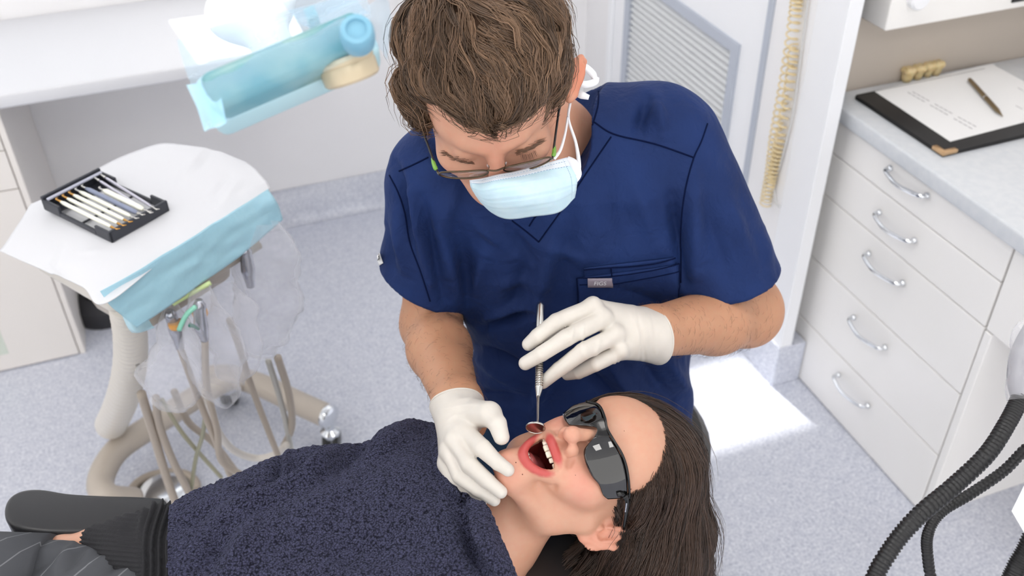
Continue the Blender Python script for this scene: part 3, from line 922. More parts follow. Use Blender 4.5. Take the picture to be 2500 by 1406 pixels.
G2 = dict(
    index=([Z2(440, 520, 1.172), Z2(620, 700, 1.140), Z2(800, 865, 1.128), Z2(905, 940, 1.122)], [.0115, .0108, .0090, .0076]),
    middle=([Z2(330, 620, 1.168), Z2(480, 880, 1.140), Z2(680, 1060, 1.128), Z2(825, 1180, 1.124)], [.0115, .0110, .0092, .0078]),
    ring=([Z2(262, 740, 1.172), Z2(380, 1000, 1.150), Z2(590, 1165, 1.136), Z2(755, 1275, 1.132)], [.0108, .0102, .0086, .0072]),
    little=([Z2(228, 880, 1.182), Z2(330, 1110, 1.166), Z2(490, 1230, 1.150), Z2(620, 1290, 1.142)], [.0098, .0090, .0076, .0064]),
    thumb=([Z2(430, 330, 1.198), Z2(700, 320, 1.160), Z2(790, 430, 1.146), Z2(838, 575, 1.140)], [.0155, .0135, .0112, .0094]))
def glove2(P):
    s = None
    for k in G2:
        d = chain(P, *G2[k], k=.0012)
        s = d if s is None else smin(s, d, .0028)
    Wc = Z2(350, 260, 1.225)
    pal = None
    for (x, y, d, r) in ((440, 520, 1.176, .0135), (340, 600, 1.176, .0145), (275, 720, 1.18, .0135), (245, 860, 1.188, .0115), (460, 380, 1.196, .015)):
        c = cone(P, Z2(x, y, d), Wc + (Z2(x, y, d) - Z2(340, 600, d)) * .45, r, .018)
        pal = c if pal is None else smin(pal, c, .014)
    s = smin(s, pal, .008)
    s = smin(s, cone(P, Z2(400, 300, 1.205), Z2(700, 320, 1.163), .018, .0125), .010)
    s = smin(s, cone(P, Z2(380, 330, 1.214), Z2(330, 190, 1.236), .030, .0345), .012)
    return smax(s, (P - C2) @ n2, .002)
C2 = Z2(372, 232, 1.235); n2 = unit(WRL - at(1135, 1060, 1.20)); n2 = unit(n2 + cv(.38, -.35, 0))
n2 = unit(cv(-.10, -.62, .62) + cv(.0, -.1, 0)); 
Xg, Fg = mesh_sdf(glove2, np.min([Z2(120, 60, 1.26), Z2(950, 60, 1.26), Z2(120, 1400, 1.1), Z2(950, 1400, 1.1)], 0) - .05, np.max([Z2(120, 60, 1.27), Z2(950, 60, 1.27), Z2(120, 1400, 1.1), Z2(950, 1400, 1.15)], 0) + .05, .0017)
Xg = Xg + vnormals(Xg, Fg) * (folds(Xg, [(1075, 1000, 1160, 985, 4, 1.2), (1085, 1012, 1165, 997, 4, -1.0), (1080, 1040, 1110, 1010, 5, 1.2), (1120, 975, 1165, 970, 4, 1.2), (1128, 1085, 1150, 1110, 5, -1.2), (1108, 1110, 1118, 1135, 4, -.8)]) + .0005 * vnoise(Xg, 60))[:, None]
gl2 = link('glove', np_mesh('glove', Xg, Fg), M_glove, den, True, fix=False)
Xg2 = Xg

def cuff(X, c, n, name='cuff_bead', r=.0014):
    v = X[np.abs((X - c) @ n) < .0035]
    v = v[np.linalg.norm(v - c, axis=1) < .09]
    v = v - ((v - c) @ n)[:, None] * n
    m_ = v.mean(0); a = unit(np.cross(n, UPZ)); b_ = np.cross(n, a)
    th = np.arctan2((v - m_) @ b_, (v - m_) @ a); rr = np.linalg.norm(v - m_, axis=1)
    k = np.linspace(-math.pi, math.pi, 49)[:-1]
    rad = np.array([np.percentile(rr[np.abs(np.angle(np.exp(1j * (th - t)))) < .16], 80) for t in k])
    rad = (np.roll(rad, 1) + rad + np.roll(rad, -1)) / 3
    P_ = np.array([m_ + (rad[i % 48] + .0004) * (math.cos(k[i % 48]) * a + math.sin(k[i % 48]) * b_) for i in range(49)])
    return MB().tube(P_, r, 8).build(name, M_glove, den, True)
cuff(Xg1, C1, n1)
cuff(Xg2, C2, n2)
# ------------------------------------------------------------------ hair strands
def strands(name, bv, roots, field, parent, m, cols, clumps=14, step=.010, nseg=11, spread=.006, lift=(.001, .006), rad=.00042, wave=.25, length=(.7, 1.0), tip=.35, fly=.05, droop=None):
    """locks of hair that follow a surface; field(P) gives the growth direction"""
    R0 = len(roots)
    rn = np.random.default_rng(11)
    P = np.array(roots, float)
    ln = rn.uniform(*length, R0)
    ph = rn.uniform(0, 6.28, R0)
    lf = rn.uniform(*lift, R0)
    path = np.zeros((R0, nseg, 3)); nor = np.zeros((R0, nseg, 3))
    cur = P.copy()
    for k in range(nseg):
        D = field(cur)
        for i in range(R0):
            h = bv.find_nearest(Vector(cur[i]))
            nor[i, k] = h[1]; base = np.array(h[0])
            cur[i] = base
        path[:, k] = cur + nor[:, k] * (lf * (0.4 + 0.6 * np.sin(np.pi * min(1, (k + .5) / nseg))))[:, None]
        D = D - nor[:, k] * (D * nor[:, k]).sum(1)[:, None]
        D /= np.linalg.norm(D, axis=1)[:, None] + 1e-9
        B = np.cross(nor[:, k], D)
        D = D + B * (wave * np.sin(ph + k * .7))[:, None]
        cur = cur + D * (step * ln)[:, None]
    T = np.gradient(path, axis=1); T /= np.linalg.norm(T, axis=2)[..., None] + 1e-9
    S = np.cross(T, nor); S /= np.linalg.norm(S, axis=2)[..., None] + 1e-9
    N = R0 * clumps
    a = rn.normal(0, 1, (R0, clumps)); bb = rn.uniform(0, 1, (R0, clumps))
    t = np.linspace(0, 1, nseg)
    con = 1 - (1 - tip) * t ** 1.3
    off = a[..., None] * spread * con                                  # R0,clumps,nseg
    wob = np.sin(rn.uniform(0, 6.28, (R0, clumps, 1)) + t * rn.uniform(2, 6, (R0, clumps, 1))) * spread * .35
    up = (bb[..., None] * .004 - .001) + np.where(rn.random((R0, clumps, 1)) < fly, t * rn.uniform(.004, .02, (R0, clumps, 1)), 0)
    Q = path[:, None] + S[:, None] * (off + wob)[..., None] + nor[:, None] * up[..., None]
    sh = rn.uniform(.75, 1.0, (R0, clumps))
    return strand_mesh(name, Q.reshape(N, nseg, 3), np.repeat(nor[:, None], clumps, 1).reshape(N, nseg, 3), rad, cols, parent, m, np.repeat(rn.random(R0)[:, None], clumps, 1).ravel(), sh.ravel())

def strand_mesh(name, Q, nor, rad, cols, parent, m, cl=None, sh=None):
    N, k, _ = Q.shape
    T = np.gradient(Q, axis=1); T /= np.linalg.norm(T, axis=2)[..., None] + 1e-9
    S = np.cross(T, nor); S /= np.linalg.norm(S, axis=2)[..., None] + 1e-9
    U = np.cross(S, T)
    t = np.linspace(0, 1, k)
    r = rad * np.clip(1.15 - t ** 3 * 1.0, .12, 1)[None, :, None]
    V = np.stack([Q + S * r, Q - S * r * .5 + U * r * .87, Q - S * r * .5 - U * r * .87], 2)      # N,k,3,3
    idx = np.arange(N * k * 3).reshape(N, k, 3)
    Fq = []
    for j in range(3):
        a, b = idx[:, :-1, j], idx[:, :-1, (j + 1) % 3]; c, d = idx[:, 1:, (j + 1) % 3], idx[:, 1:, j]
        Fq.append(np.stack([a, b, c, d], -1).reshape(-1, 4))
    me = np_mesh(name, V.reshape(-1, 3), np.vstack(Fq))
    rn = np.random.default_rng(5)
    cl = rn.random(N) if cl is None else cl
    mixv = np.clip(cl * .65 + rn.random(N) * .35, 0, 1)
    c0, c1 = np.array(lin(cols[0])[:3]), np.array(lin(cols[1])[:3])
    c = c0 + (c1 - c0) * mixv[:, None]
    C = np.repeat(c[:, None], k * 3, 1).reshape(-1, 3)
    vcol(me, C)
    return link(name, me, m, parent, True, fix=False)

def px_field(G, sig):
    g = np.array(G, float); g[:, 2:] /= np.linalg.norm(g[:, 2:], axis=1)[:, None]
    def f(P):
        q = proj(P)[:, :2]
        d2 = ((q[:, None] - g[None, :, :2]) ** 2).sum(2)
        w = np.exp(-d2 / (2 * sig * sig)) + 1e-9
        D = (w[..., None] * g[None, :, 2:]).sum(1)
        D /= np.linalg.norm(D, axis=1)[:, None] + 1e-9
        return D[:, :1] * RV + D[:, 1:] * DV
    return f

def scatter(X, Fq, n, ok=None, seed=3):
    rn = np.random.default_rng(seed)
    c = X[Fq].mean(1)
    ar = np.linalg.norm(np.cross(X[Fq[:, 2]] - X[Fq[:, 0]], X[Fq[:, 3]] - X[Fq[:, 1]]), axis=1)
    if ok is not None: ar = ar * ok(c)
    k = rn.choice(len(Fq), n, p=ar / ar.sum())
    w = rn.random((n, 4)); w /= w.sum(1)[:, None]
    return (X[Fq[k]] * w[..., None]).sum(1)

# dentist's hair
def dhair(P):
    s = ell(P, hp(0.003, -.012, .060), HA, (.083, .112, .090))
    s = smin(s, cone(P, hp(-.01, .03, .118), hp(.010, .092, .082), .038, .016), .03)
    s = smin(s, cone(P, hp(.010, .085, .086), hp(.004, .111, .054), .018, .006), .015)
    s = smin(s, cone(P, hp(.05, .0, .10), hp(.045, .070, .080), .040, .016), .03)
    s = smin(s, cone(P, hp(-.05, .0, .10), hp(-.050, .050, .085), .036, .014), .03)
    s = smin(s, cone(P, hp(.082, .015, .05), hp(.078, .030, .020), .014, .006), .02)
    s = smin(s, cone(P, hp(-.085, .015, .05), hp(-.080, .035, .022), .016, .008), .02)
    s = smax(s, -ell(P, hp(0, .118, .005), HA, (.088, .070, .066)), .012)
    s = smax(s, -ell(P, at(1408, 190, 1.18), np.array([RV, DV, FV]), (.021, .034, .05)), .006)
    s = smax(s, -ell(P, hp(-.068, .088, .050), HA, (.040, .050, .040)), .010)
    s = smax(s, -ell(P, hp(.072, .085, .045), HA, (.026, .040, .030)), .010)
    s = smax(s, -(P - hp(0, 0, -.055)) @ Uh, .02)
    return s - .003 * vnoise(P, 38) - .002 * vnoise(P, 75)
Xc, Fc = mesh_sdf(dhair, HO - .18, HO + .20, .0034)
BV_HR = bvh_of(Xc, Fc)
me = np_mesh('hair', Xc, Fc)
vcol(me, np.tile(np.array(lin(66, 49, 38)[:3]), (len(Xc), 1)))
hair = link('hair', me, M_cap, den, True, fix=False)
DG = [(1000, 120, -.35, 1), (1010, 220, .1, 1), (1060, 80, -.45, 1), (1060, 200, .15, 1), (1090, 280, .3, 1), (1130, 60, .2, 1), (1130, 180, .35, 1), (1170, 260, .35, 1), (1200, 320, .2, 1), (1200, 40, 1, .35),
      (1230, 120, .9, .6), (1250, 220, .3, 1), (1250, 300, -.1, 1), (1300, 50, .9, .6), (1320, 130, .3, 1), (1330, 220, -.5, 1), (1300, 290, -.9, .7), (1370, 120, .2, 1), (1375, 210, 0, 1), (1350, 30, .7, .8), (1120, -20, .3, 1), (1200, -30, .8, .4)]
strands('hair_locks', BV_HR, scatter(Xc, Fc, 1000, lambda c: ((c - HO) @ Fh > -.07) * 1.0), px_field(DG, 38), den, M_hair1, ((42, 32, 25), (150, 118, 92)), clumps=13, step=.0098, nseg=10, spread=.0042, lift=(.000, .011), rad=.00042, wave=.42, fly=.05, tip=.12)

# eyebrows and lashes
M_brow = mat('brow_hair', (84, 62, 48), .5); use_vcol(M_brow)
def brow(pts, n, name, ln=14, dirf=None, rad=.0003, parent=den, bv=BV_DH, cols=((104, 76, 58), (140, 108, 86)), jit=2.6, curl=0.0, m=M_brow):
    rn = np.random.default_rng(9); pl = spline(pts, n); Q = []
    for i, (x, y) in enumerate(pl):
        x += rn.normal(0, 1.5); y += rn.normal(0, jit)
        dx, dy = dirf(i / n); l = ln * rn.uniform(.7, 1.1)
        st = []
        for t in np.linspace(0, 1, 5):
            p = on(bv, x + dx * l * t, y + dy * l * t, .0006 + .0012 * t + curl * t)
            st.append(p)
        if any(p is None for p in st): continue
        Q.append(st)
    Q = np.array(Q)
    return strand_mesh(name, Q, np.tile(-FV, (len(Q), 5, 1)), rad, cols, parent, m)
brow([(1258, 372), (1290, 362), (1318, 345)], 110, 'eyebrow', 17, lambda t: (.8, -.35))
brow([(1085, 372), (1120, 388), (1160, 398)], 80, 'eyebrow', 14, lambda t: (-.8, -.1))
brow([(1272, 376), (1290, 376), (1306, 366)], 26, 'eyelashes', 10, lambda t: (-.1 + .3 * t, 1), rad=.00014, cols=((40, 28, 22), (60, 44, 34)), jit=.6, curl=.004)

# ------------------------------------------------------------------ face mask
def surf(C, nu, nv):
    """Catmull-Rom surface through a grid C (rows, cols, 3)"""
    C = np.array(C, float)
    rows = np.array([spline(r, nu) for r in C])
    return np.array([spline(rows[:, j], nv) for j in range(nu)]).transpose(1, 0, 2)
mk = thing('face_mask', 'pale blue pleated surgical mask with white ties on the dentist', 'mask', at(1280, 470, 1.14))
M_mask = mat('pale_blue_mask', (196, 224, 236), .75, noise=(40, (206, 231, 241)), Subsurface_Weight=.1, Subsurface_Scale=.004, bump=(600, .2, .0004))
M_mwhite = mat('white_mask_cloth', (238, 240, 245), .8)
MK = [[(1147, 440, 1.150), (1175, 436, 1.132), (1212, 427, 1.113), (1265, 417, 1.122), (1330, 399, 1.146), (1385, 384, 1.178)],
      [(1150, 456, 1.150), (1178, 464, 1.122), (1222, 456, 1.102), (1285, 447, 1.111), (1345, 436, 1.136), (1407, 428, 1.172)],
      [(1160, 474, 1.165), (1190, 496, 1.140), (1235, 498, 1.122), (1300, 490, 1.127), (1360, 478, 1.146), (1407, 458, 1.174)],
      [(1174, 494, 1.195), (1203, 520, 1.180), (1240, 534, 1.168), (1300, 528, 1.168), (1365, 517, 1.174), (1403, 482, 1.188)]]
G = surf([[at(*p) for p in r] for r in MK], 44, 34)
for j in range(34):
    v = j / 33
    pl = sum(.0011 * math.exp(-((v - c) / .02) ** 2) - .0010 * math.exp(-((v - c - .03) / .02) ** 2) for c in (.34, .54, .74))
    G[j] = G[j] - FV * pl + DV * pl * .4
G += (.0010 * vnoise(G, 60))[..., None] * -FV
ms = MB().grid(G).build('mask_sheet', M_mask, mk, True); thicken(ms, .0012)
BV_MK = bvh_of(G.reshape(-1, 3), np.array(MB().grid(G).f))
bd = MB().grid(G[:6] - FV * .0010).build('nose_band', mat('white_mask_band', (226, 234, 243), .8), mk, True); thicken(bd, .0006)
M_st = mat('mask_stitch', (150, 180, 205), .8)
for row in (2, 5):
    m_ = MB()
    for i in range(2, 42):
        a, b_ = G[row, i], G[row, i] + (G[row, i + 1] - G[row, i]) * .45
        m_.tube([a - FV * .0017, (a + b_) / 2 - FV * .0018, b_ - FV * .0017], .00035, 5)
    m_.build('stitching', M_st, mk, kind='stuff')
for c0 in (1, 41):
    m_ = MB()
    for j in range(1, 32, 1):
        a, b_ = G[j, c0], G[j, c0] + (G[j + 1, c0] - G[j, c0]) * .5
        m_.tube([a - FV * .0012, (a + b_) / 2 - FV * .0013, b_ - FV * .0012], .00035, 5)
    m_.build('side_stitching', M_st, mk, kind='stuff')
def ribbon(pts, w, name, m, parent, n=26, th=.0006, wd=None):
    P = spline([at(*p) for p in pts], n)
    T = np.gradient(P, axis=0); T /= np.linalg.norm(T, axis=1)[:, None]
    S = np.cross(T, FV if wd is None else wd); S /= np.linalg.norm(S, axis=1)[:, None] + 1e-9
    ws = np.interp(np.linspace(0, 1, n), np.linspace(0, 1, len(w)), w) if not np.isscalar(w) else np.full(n, w)
    Gr = np.stack([P - S * ws[:, None], P, P + S * ws[:, None]], 1); Gr[:, 1] -= FV * .0006
    o = MB().grid(Gr).build(name, m, parent, True); thicken(o, th); return o
ribbon([(1384, 386, 1.176), (1400, 400, 1.172), (1408, 425, 1.170), (1402, 445, 1.172)], [.003, .006, .006, .003], 'mask_flap', M_mwhite, mk)
ribbon([(1404, 432, 1.172), (1413, 405, 1.176), (1406, 350, 1.188), (1388, 292, 1.20), (1392, 250, 1.205)], [.004, .0028, .0018, .0016, .0016], 'ear_loop', M_mwhite, mk)
ribbon([(1352, 388, 1.160), (1368, 366, 1.168), (1380, 325, 1.185), (1386, 285, 1.20)], [.0022, .0018, .0014, .0012], 'ear_loop', M_mwhite, mk)
ribbon([(1406, 226, 1.215), (1420, 232, 1.212), (1438, 238, 1.212)], [.004, .0048, .003], 'tie_end', M_mwhite, mk)
ribbon([(1412, 205, 1.235), (1432, 206, 1.238), (1452, 200, 1.250), (1458, 188, 1.262)], [.0042, .0045, .0045, .003], 'tie_end', M_mwhite, mk)
ribbon([(1418, 158, 1.245), (1432, 166, 1.245), (1448, 182, 1.250), (1452, 198, 1.255)], [.003, .0045, .0045, .003], 'tie_end', M_mwhite, mk)

# ------------------------------------------------------------------ dentist's glasses
gs = thing('glasses', 'thin bronze-rimmed glasses with green hinges on the dentist', 'glasses', at(1208, 413, 1.11))
M_frame = mat('bronze_frame', (96, 82, 66), .28, .9)
M_lens = bpy.data.materials.new('clear_lens'); M_lens.use_nodes = True
def clear(m, fac, col=(1, 1, 1, 1), rough=.03, gcol=(.9, .95, 1, 1)):
    nt = m.node_tree; nt.nodes.clear()
    o = nt.nodes.new('ShaderNodeOutputMaterial'); t = nt.nodes.new('ShaderNodeBsdfTransparent'); g = nt.nodes.new('ShaderNodeBsdfGlossy'); x = nt.nodes.new('ShaderNodeMixShader')
    t.inputs[0].default_value = col; g.inputs[0].default_value = gcol; g.inputs['Roughness'].default_value = rough; x.inputs[0].default_value = fac
    nt.links.new(t.outputs[0], x.inputs[1]); nt.links.new(g.outputs[0], x.inputs[2]); nt.links.new(x.outputs[0], o.inputs[0])
clear(M_lens, .14)
tt = math.radians(23)
Ul = Uh * math.cos(tt) + Fh * math.sin(tt); Fl2 = Fh * math.cos(tt) - Uh * math.sin(tt)
M_green = mat('green_plastic', (120, 170, 70), .35)
for sg, c, hinge in ((-1, at(1133, 427, 1.110), (1068, 419, 1.128)), (1, at(1288, 405, 1.116), (1349, 386, 1.138))):
    th = np.linspace(0, 2 * math.pi, 41)
    x = .0275 * np.sign(np.cos(th)) * np.abs(np.cos(th)) ** .8; z = .0135 * np.sign(np.sin(th)) * np.abs(np.sin(th)) ** .85
    ring = c + Sh * x[:, None] + Ul * z[:, None] - Fl2 * (3.2 * x * x)[:, None] - Sh * 0
    ring = ring + Fl2 * (-.10 * sg * x)[:, None]
    MB().tube(ring, .0011, 8).build('lens_rim', M_frame, gs, True)
    lv = [c] + [tuple(p) for p in ring[:-1]]
    ln = MB().add(lv, [[0, k, k % 40 + 1] for k in range(1, 41)]).build('lens', M_lens, gs, True); thicken(ln, .0014)
    hg = at(*hinge)
    e0 = ring[0 if sg > 0 else 20]
    MB().tube(spline([e0, (e0 + hg) / 2 + Fh * .002, hg], 8), .0013, 8).build('end_piece', M_frame, gs, True)
    ear = hp(-.0905, .006, .020) if sg < 0 else at(1370, 226, 1.180)
    MB().tube(spline([hg, hg + (ear - hg) * .2 + Uh * .001, hg + (ear - hg) * .65, ear, ear - Fh * .02 - Uh * .010], 24), [.0012] * 5 + [.0014] * 8 + [.0019] * 11, 8).build('temple_arm', M_black, gs, True)
    q1 = hg + (ear - hg) * .02; q2 = hg + (ear - hg) * .20
    MB().tube(spline([q1, q1 * .7 + q2 * .3 + Sh * .001 * sg, q2], 10), [.001, .0022, .0026, .0028, .0027, .0026, .0026, .0022, .0018, .001], 8).build('hinge_sleeve', M_green, gs, True, label='green hinge sleeve')
    pd = at(1193 if sg < 0 else 1233, 404 if sg < 0 else 398, 1.118)
    MB().lathe([(.0008, 0), (.0028, .0008), (.0028, .0016), (.0008, .0024)], pd, Sh * sg + Fh * .4, 12).build('nose_pad', M_lens, gs, True)
    MB().tube(spline([c - Sh * .0275 * sg + Ul * .004, pd + Fh * .004, pd], 8), .0006, 6).build('pad_arm', M_frame, gs, True)
cl_, cr_ = at(1133, 427, 1.110), at(1288, 405, 1.116)
MB().tube(spline([cl_ + Sh * .0265 + Ul * .006, (cl_ + cr_) / 2 + Fl2 * .003 + Ul * .009, cr_ - Sh * .0265 + Ul * .006], 14), .0011, 8).build('bridge', M_frame, gs, True)

# fine dark hair on the forearms
def arm_hair(X, Fq, a, b, n, name):
    d = unit(b - a)
    rt = scatter(X, Fq, n, lambda c: (((c - a) @ d > .0) & ((c - b) @ d < .01)) * 1.0, 21)
    Nn = vnormals(X, Fq); rn = np.random.default_rng(4)
    Q = []
    kd = np.array([np.argmin(((X - p) ** 2).sum(1)) for p in rt])
    nn = Nn[kd]
    lat = np.cross(nn, d)
    dr = d * .6 + lat * rn.normal(.35, .5, (n, 1)) + DV * .3
    dr -= nn * (dr * nn).sum(1)[:, None]; dr /= np.linalg.norm(dr, axis=1)[:, None]
    l = rn.uniform(.006, .015, (n, 1))
    t = np.linspace(0, 1, 5)
    Q = np.stack([rt + dr * l * k + nn * (.0035 * math.sin(k * 2.2) + .0002) for k in t], 1)
    return strand_mesh(name, Q, np.repeat(nn[:, None], 5, 1), .00011, ((60, 42, 32), (96, 70, 52)), den, M_brow)
arm_hair(*ARMS[0], ELR, WRR, 1300, 'arm_hair')
arm_hair(*ARMS[1], ELL, WRL, 1100, 'arm_hair')
# ------------------------------------------------------------------ patient: head
_a = np.array([.930, -.367]); _sx = np.array([.367, .930])
th_, ph_ = math.radians(33), math.radians(10)
TW = -FV
A2 = _a[0] * RV + _a[1] * DV; S2 = _sx[0] * RV + _sx[1] * DV
F0 = TW * math.cos(th_) - S2 * math.sin(th_)
Sp = S2 * math.cos(th_) + TW * math.sin(th_)
Fp = F0 * math.cos(ph_) + A2 * math.sin(ph_)
Up = A2 * math.cos(ph_) - F0 * math.sin(ph_)
PO = at(1421, 1150, 1.222)
PA = np.array([Sp, Fp, Up])
def pp(s, f, u): return PO + Sp * s + Fp * f + Up * u
def pl3(X): return (X - PO) @ PA.T
MU = -.0535                                                    # mouth centre height
def mouth_line(n=40):
    t = np.linspace(0, 2 * math.pi, n, endpoint=False)
    s = .0285 * np.cos(t); u = np.where(np.sin(t) > 0, .0155, .0205) * np.abs(np.sin(t)) ** .9 * np.sign(np.sin(t))
    f = .0955 - 9.5 * s * s - .10 * (-np.minimum(u, 0)) - .05 * np.maximum(u, 0)
    u = u + 12.0 * s * s
    return s, f, MU + u, t
_ms, _mf, _mu, _mt = mouth_line(44)
LIP = [pp(a, b, c) for a, b, c in zip(_ms, _mf, _mu)]
LIPR = [(.0050 if math.sin(t) < 0 else .0047) * (0.45 + .55 * abs(math.sin(t)) ** .6) for t in _mt]
def cavity(P):
    q = pl3(P); s2 = np.minimum(q[:, 0] ** 2, .0012)
    qz = q[:, 2] - MU + .0020 - 11 * s2
    k = np.sqrt((q[:, 0] / np.where(qz < 0, .0240, .0262)) ** 2 + ((q[:, 1] - .072 + 6 * s2) / .040) ** 2 + (qz / .0178) ** 2)
    return (k - 1) * .0160
EARC = pp(.072, -.010, .000)
eo = unit(Sp * .74 - Fp * .58 + Up * .0)
en = unit(np.cross(Up, eo)); en = en if en @ TW > 0 else -en
CH = pp(0, .0815, -.0935)
NB0, NB1 = at(1190, 1320, 1.262), at(1120, 1450, 1.29)
def ear_sdf(P):
    c = EARC + eo * .011
    U = unit(Up + eo * .18)
    sh = ell(P, c, [eo, en, U], (.0175, .0035, .0285))
    rim = chain(P, [EARC + U * .006 + eo * .002 + en * .003, EARC + U * .020 + eo * .004 + en * .003, EARC + U * .030 + eo * .011 + en * .002, EARC + U * .031 + eo * .020, EARC + U * .022 + eo * .0275, EARC + U * .006 + eo * .0285, EARC - U * .010 + eo * .022, EARC - U * .020 + eo * .014, EARC - U * .027 + eo * .008],
                [.0022, .0028, .0032, .0034, .0034, .0032, .0034, .0046, .0056], .003)
    sh = smin(sh, rim, .003)
    anti = chain(P, [EARC + U * .018 + eo * .016 + en * .002, EARC + U * .006 + eo * .019 + en * .003, EARC - U * .008 + eo * .015 + en * .003, EARC - U * .013 + eo * .007 + en * .003], [.0024, .0028, .0028, .0026], .003)
    sh = smin(sh, anti, .003)
    sh = smin(sh, ell(P, EARC - U * .005 + eo * .001 + en * .004, [eo, en, U], (.004, .004, .0055)), .003)
    sh = smax(sh, -ell(P, EARC + U * .000 + eo * .0095 + en * .006, [eo, en, U], (.0065, .0055, .0095)), .003)
    sh = smin(sh, ell(P, EARC - U * .024 + eo * .008 + en * .001, [eo, en, U], (.008, .005, .008)), .004)
    return sh
def warp(P):
    q = pl3(P)
    s2 = np.where(q[:, 0] < 0, q[:, 0] * (1 + .24 * np.clip(q[:, 1] / .05, 0, 1) * np.clip((.045 - q[:, 2]) / .03, 0, 1)), q[:, 0])
    return P + Sp * (s2 - q[:, 0])[:, None]
def phead(P):
    P = warp(P)
    s = ell(P, pp(0, -.012, .048), PA, (.073, .092, .082))
    s = smin(s, ell(P, pp(0, .034, -.008), PA, (.057, .054, .064)), .03)
    s = smin(s, ell(P, pp(0, .046, .052), PA, (.056, .040, .042)), .03)
    s = smin(s, ell(P, pp(0, .070, -.036), PA, (.038, .024, .026)), .022)
    for g in (-1, 1):
        s = smin(s, ell(P, pp(.045 * g, .052, -.012), PA, (.019, .022, .020)), .022)
        s = smin(s, ell(P, pp(.035 * g, .067, -.030), PA, (.016, .016, .016)), .018)
        s = smin(s, chain(P, [pp(.060 * g, .000, -.020), pp(.047 * g, .016, -.060), pp(.017 * g, .070, -.094)], [.018, .016, .013], .02), .020)
    s = smin(s, cone(P, pp(-.007, .078, -.094), pp(.007, .078, -.094), .0155, .0155), .016)
    s = smin(s, cone(P, pp(-.010, .075, -.080), pp(.010, .075, -.080), .0130, .0130), .016)
    # neck and upper chest
    s = smin(s, cone(P, pp(0, -.008, -.055), NB0, .050, .054), .035)
    s = smin(s, cone(P, NB0, NB1, .056, .085), .04)
    s = smin(s, cone(P, NB1, at(1290, 1560, 1.31), .06, .055), .05)
    # nose
    def nose(Q):
        n_ = cone(Q, pp(0, .089, .020), pp(0, .1145, -.013), .0068, .0085)
        n_ = smin(n_, ell(Q, pp(0, .1165, -.0165), PA, (.0105, .010, .0092)), .006)
        for g in (-1, 1):
            n_ = smin(n_, ell(Q, pp(.0130 * g, .101, -.0200), PA, (.0074, .0115, .0084)), .005)
        return n_
    n_ = local(P, pp(0, .10, 0), .055, nose)
    s = smin(s, n_, .007)
    for g in (-1, 1):
        s = smax(s, -ell(P, pp(.0072 * g, .1075, -.0275), PA, (.0036, .0068, .0046)), .002)
    # mouth: a soft ring of muscle, the cavity, then the lips around it
    s = smin(s, local(P, pp(0, .085, MU), .055, lambda Q: chain(Q, [p - Fp * .0055 for p in LIP[::2]] + [LIP[0] - Fp * .0055], [.0062] * 23, .001)), .010)
    cav = cavity(P)
    s = smax(s, -cav, .003)
    lips = local(P, pp(0, .088, MU), .055, lambda Q: chain(Q, LIP + [LIP[0]], LIPR + [LIPR[0]], .0008))
    s = smin(s, lips, .0042)
    s = smin(s, local(P, EARC + eo * .01, .065, ear_sdf), .006)
    # smile folds
    for g in (1, -1):
        q = local(P, pp(.031 * g, .083, -.036), .04, lambda Q: chain(Q, [pp(.017 * g, .0935, -.020), pp(.031 * g, .083, -.036), pp(.038 * g, .073, -.052)], [.0012] * 3))
        s = s + .0022 * np.exp(-(np.maximum(q, 0) / .0035) ** 2)
    return s
Xp, Fpq = mesh_sdf(phead, np.min([PO, NB0, NB1], 0) - .14, np.max([PO, NB0], 0) + .15, .00215)
BV_P = bvh_of(Xp, Fpq)
sk = np.array(lin(205, 157, 131)[:3]); pink = np.array(lin(214, 130, 120)[:3]); lipc = np.array(lin(190, 82, 78)[:3]); inn = np.array(lin(110, 34, 34)[:3])
def pat_cols(X):
    X = warp(X)
    c = np.tile(sk, (len(X), 1))
    q = pl3(X)
    for g in (-1, 1):
        w = np.exp(-(((q[:, 0] - .043 * g) / .026) ** 2 + ((q[:, 1] - .075) / .03) ** 2 + ((q[:, 2] + .020) / .020) ** 2))
        c = c + (pink - c) * (.42 * w)[:, None]
    w = np.exp(-((q[:, 0]) ** 2 / .014 ** 2 + (q[:, 1] - .112) ** 2 / .02 ** 2 + (q[:, 2] + .02) ** 2 / .014 ** 2)); c = c + (pink - c) * (.3 * w)[:, None]
    w = np.exp(-((q[:, 0]) ** 2 / .03 ** 2 + (q[:, 1] - .085) ** 2 / .03 ** 2 + (q[:, 2] + .1) ** 2 / .018 ** 2)); c = c + (pink - c) * (.35 * w)[:, None]
    d = np.full(len(X), 9.0)
    L = np.array(LIP)
    for i in range(len(L)):
        d = np.minimum(d, cone(X, L[i], L[(i + 1) % len(L)], LIPR[i], LIPR[(i + 1) % len(L)]))
    w = np.clip(1 - (d - .0014 + .0010 * np.clip((np.abs(pl3(X)[:, 0]) - .012) / .012, 0, 1)) / .0011, 0, 1)
    c = c + (lipc - c) * w[:, None]
    cav = cavity(X)
    w = (np.abs(cav) < .0025) * (q[:, 1] < .0825 - 9.5 * q[:, 0] ** 2) * (d > .0004)
    c = c + (inn - c) * np.clip(w, 0, 1)[:, None]
    e = np.clip(1 - ear_sdf(X) / .004, 0, 1); c = c + (np.array(lin(222, 152, 128)[:3]) - c) * (.6 * e)[:, None]
    return c
pat = thing('person', 'patient lying back with open mouth, dark hair and black wraparound glasses', 'person', (at(800, 1300, 1.2)[0], at(800, 1300, 1.2)[1], .62))
me = np_mesh('body', Xp, Fpq); vcol(me, pat_cols(Xp))
M_skin2 = M_skin.copy(); M_skin2.name = 'skin_soft'; M_skin2.node_tree.nodes['Principled BSDF'].inputs['Roughness'].default_value = .42
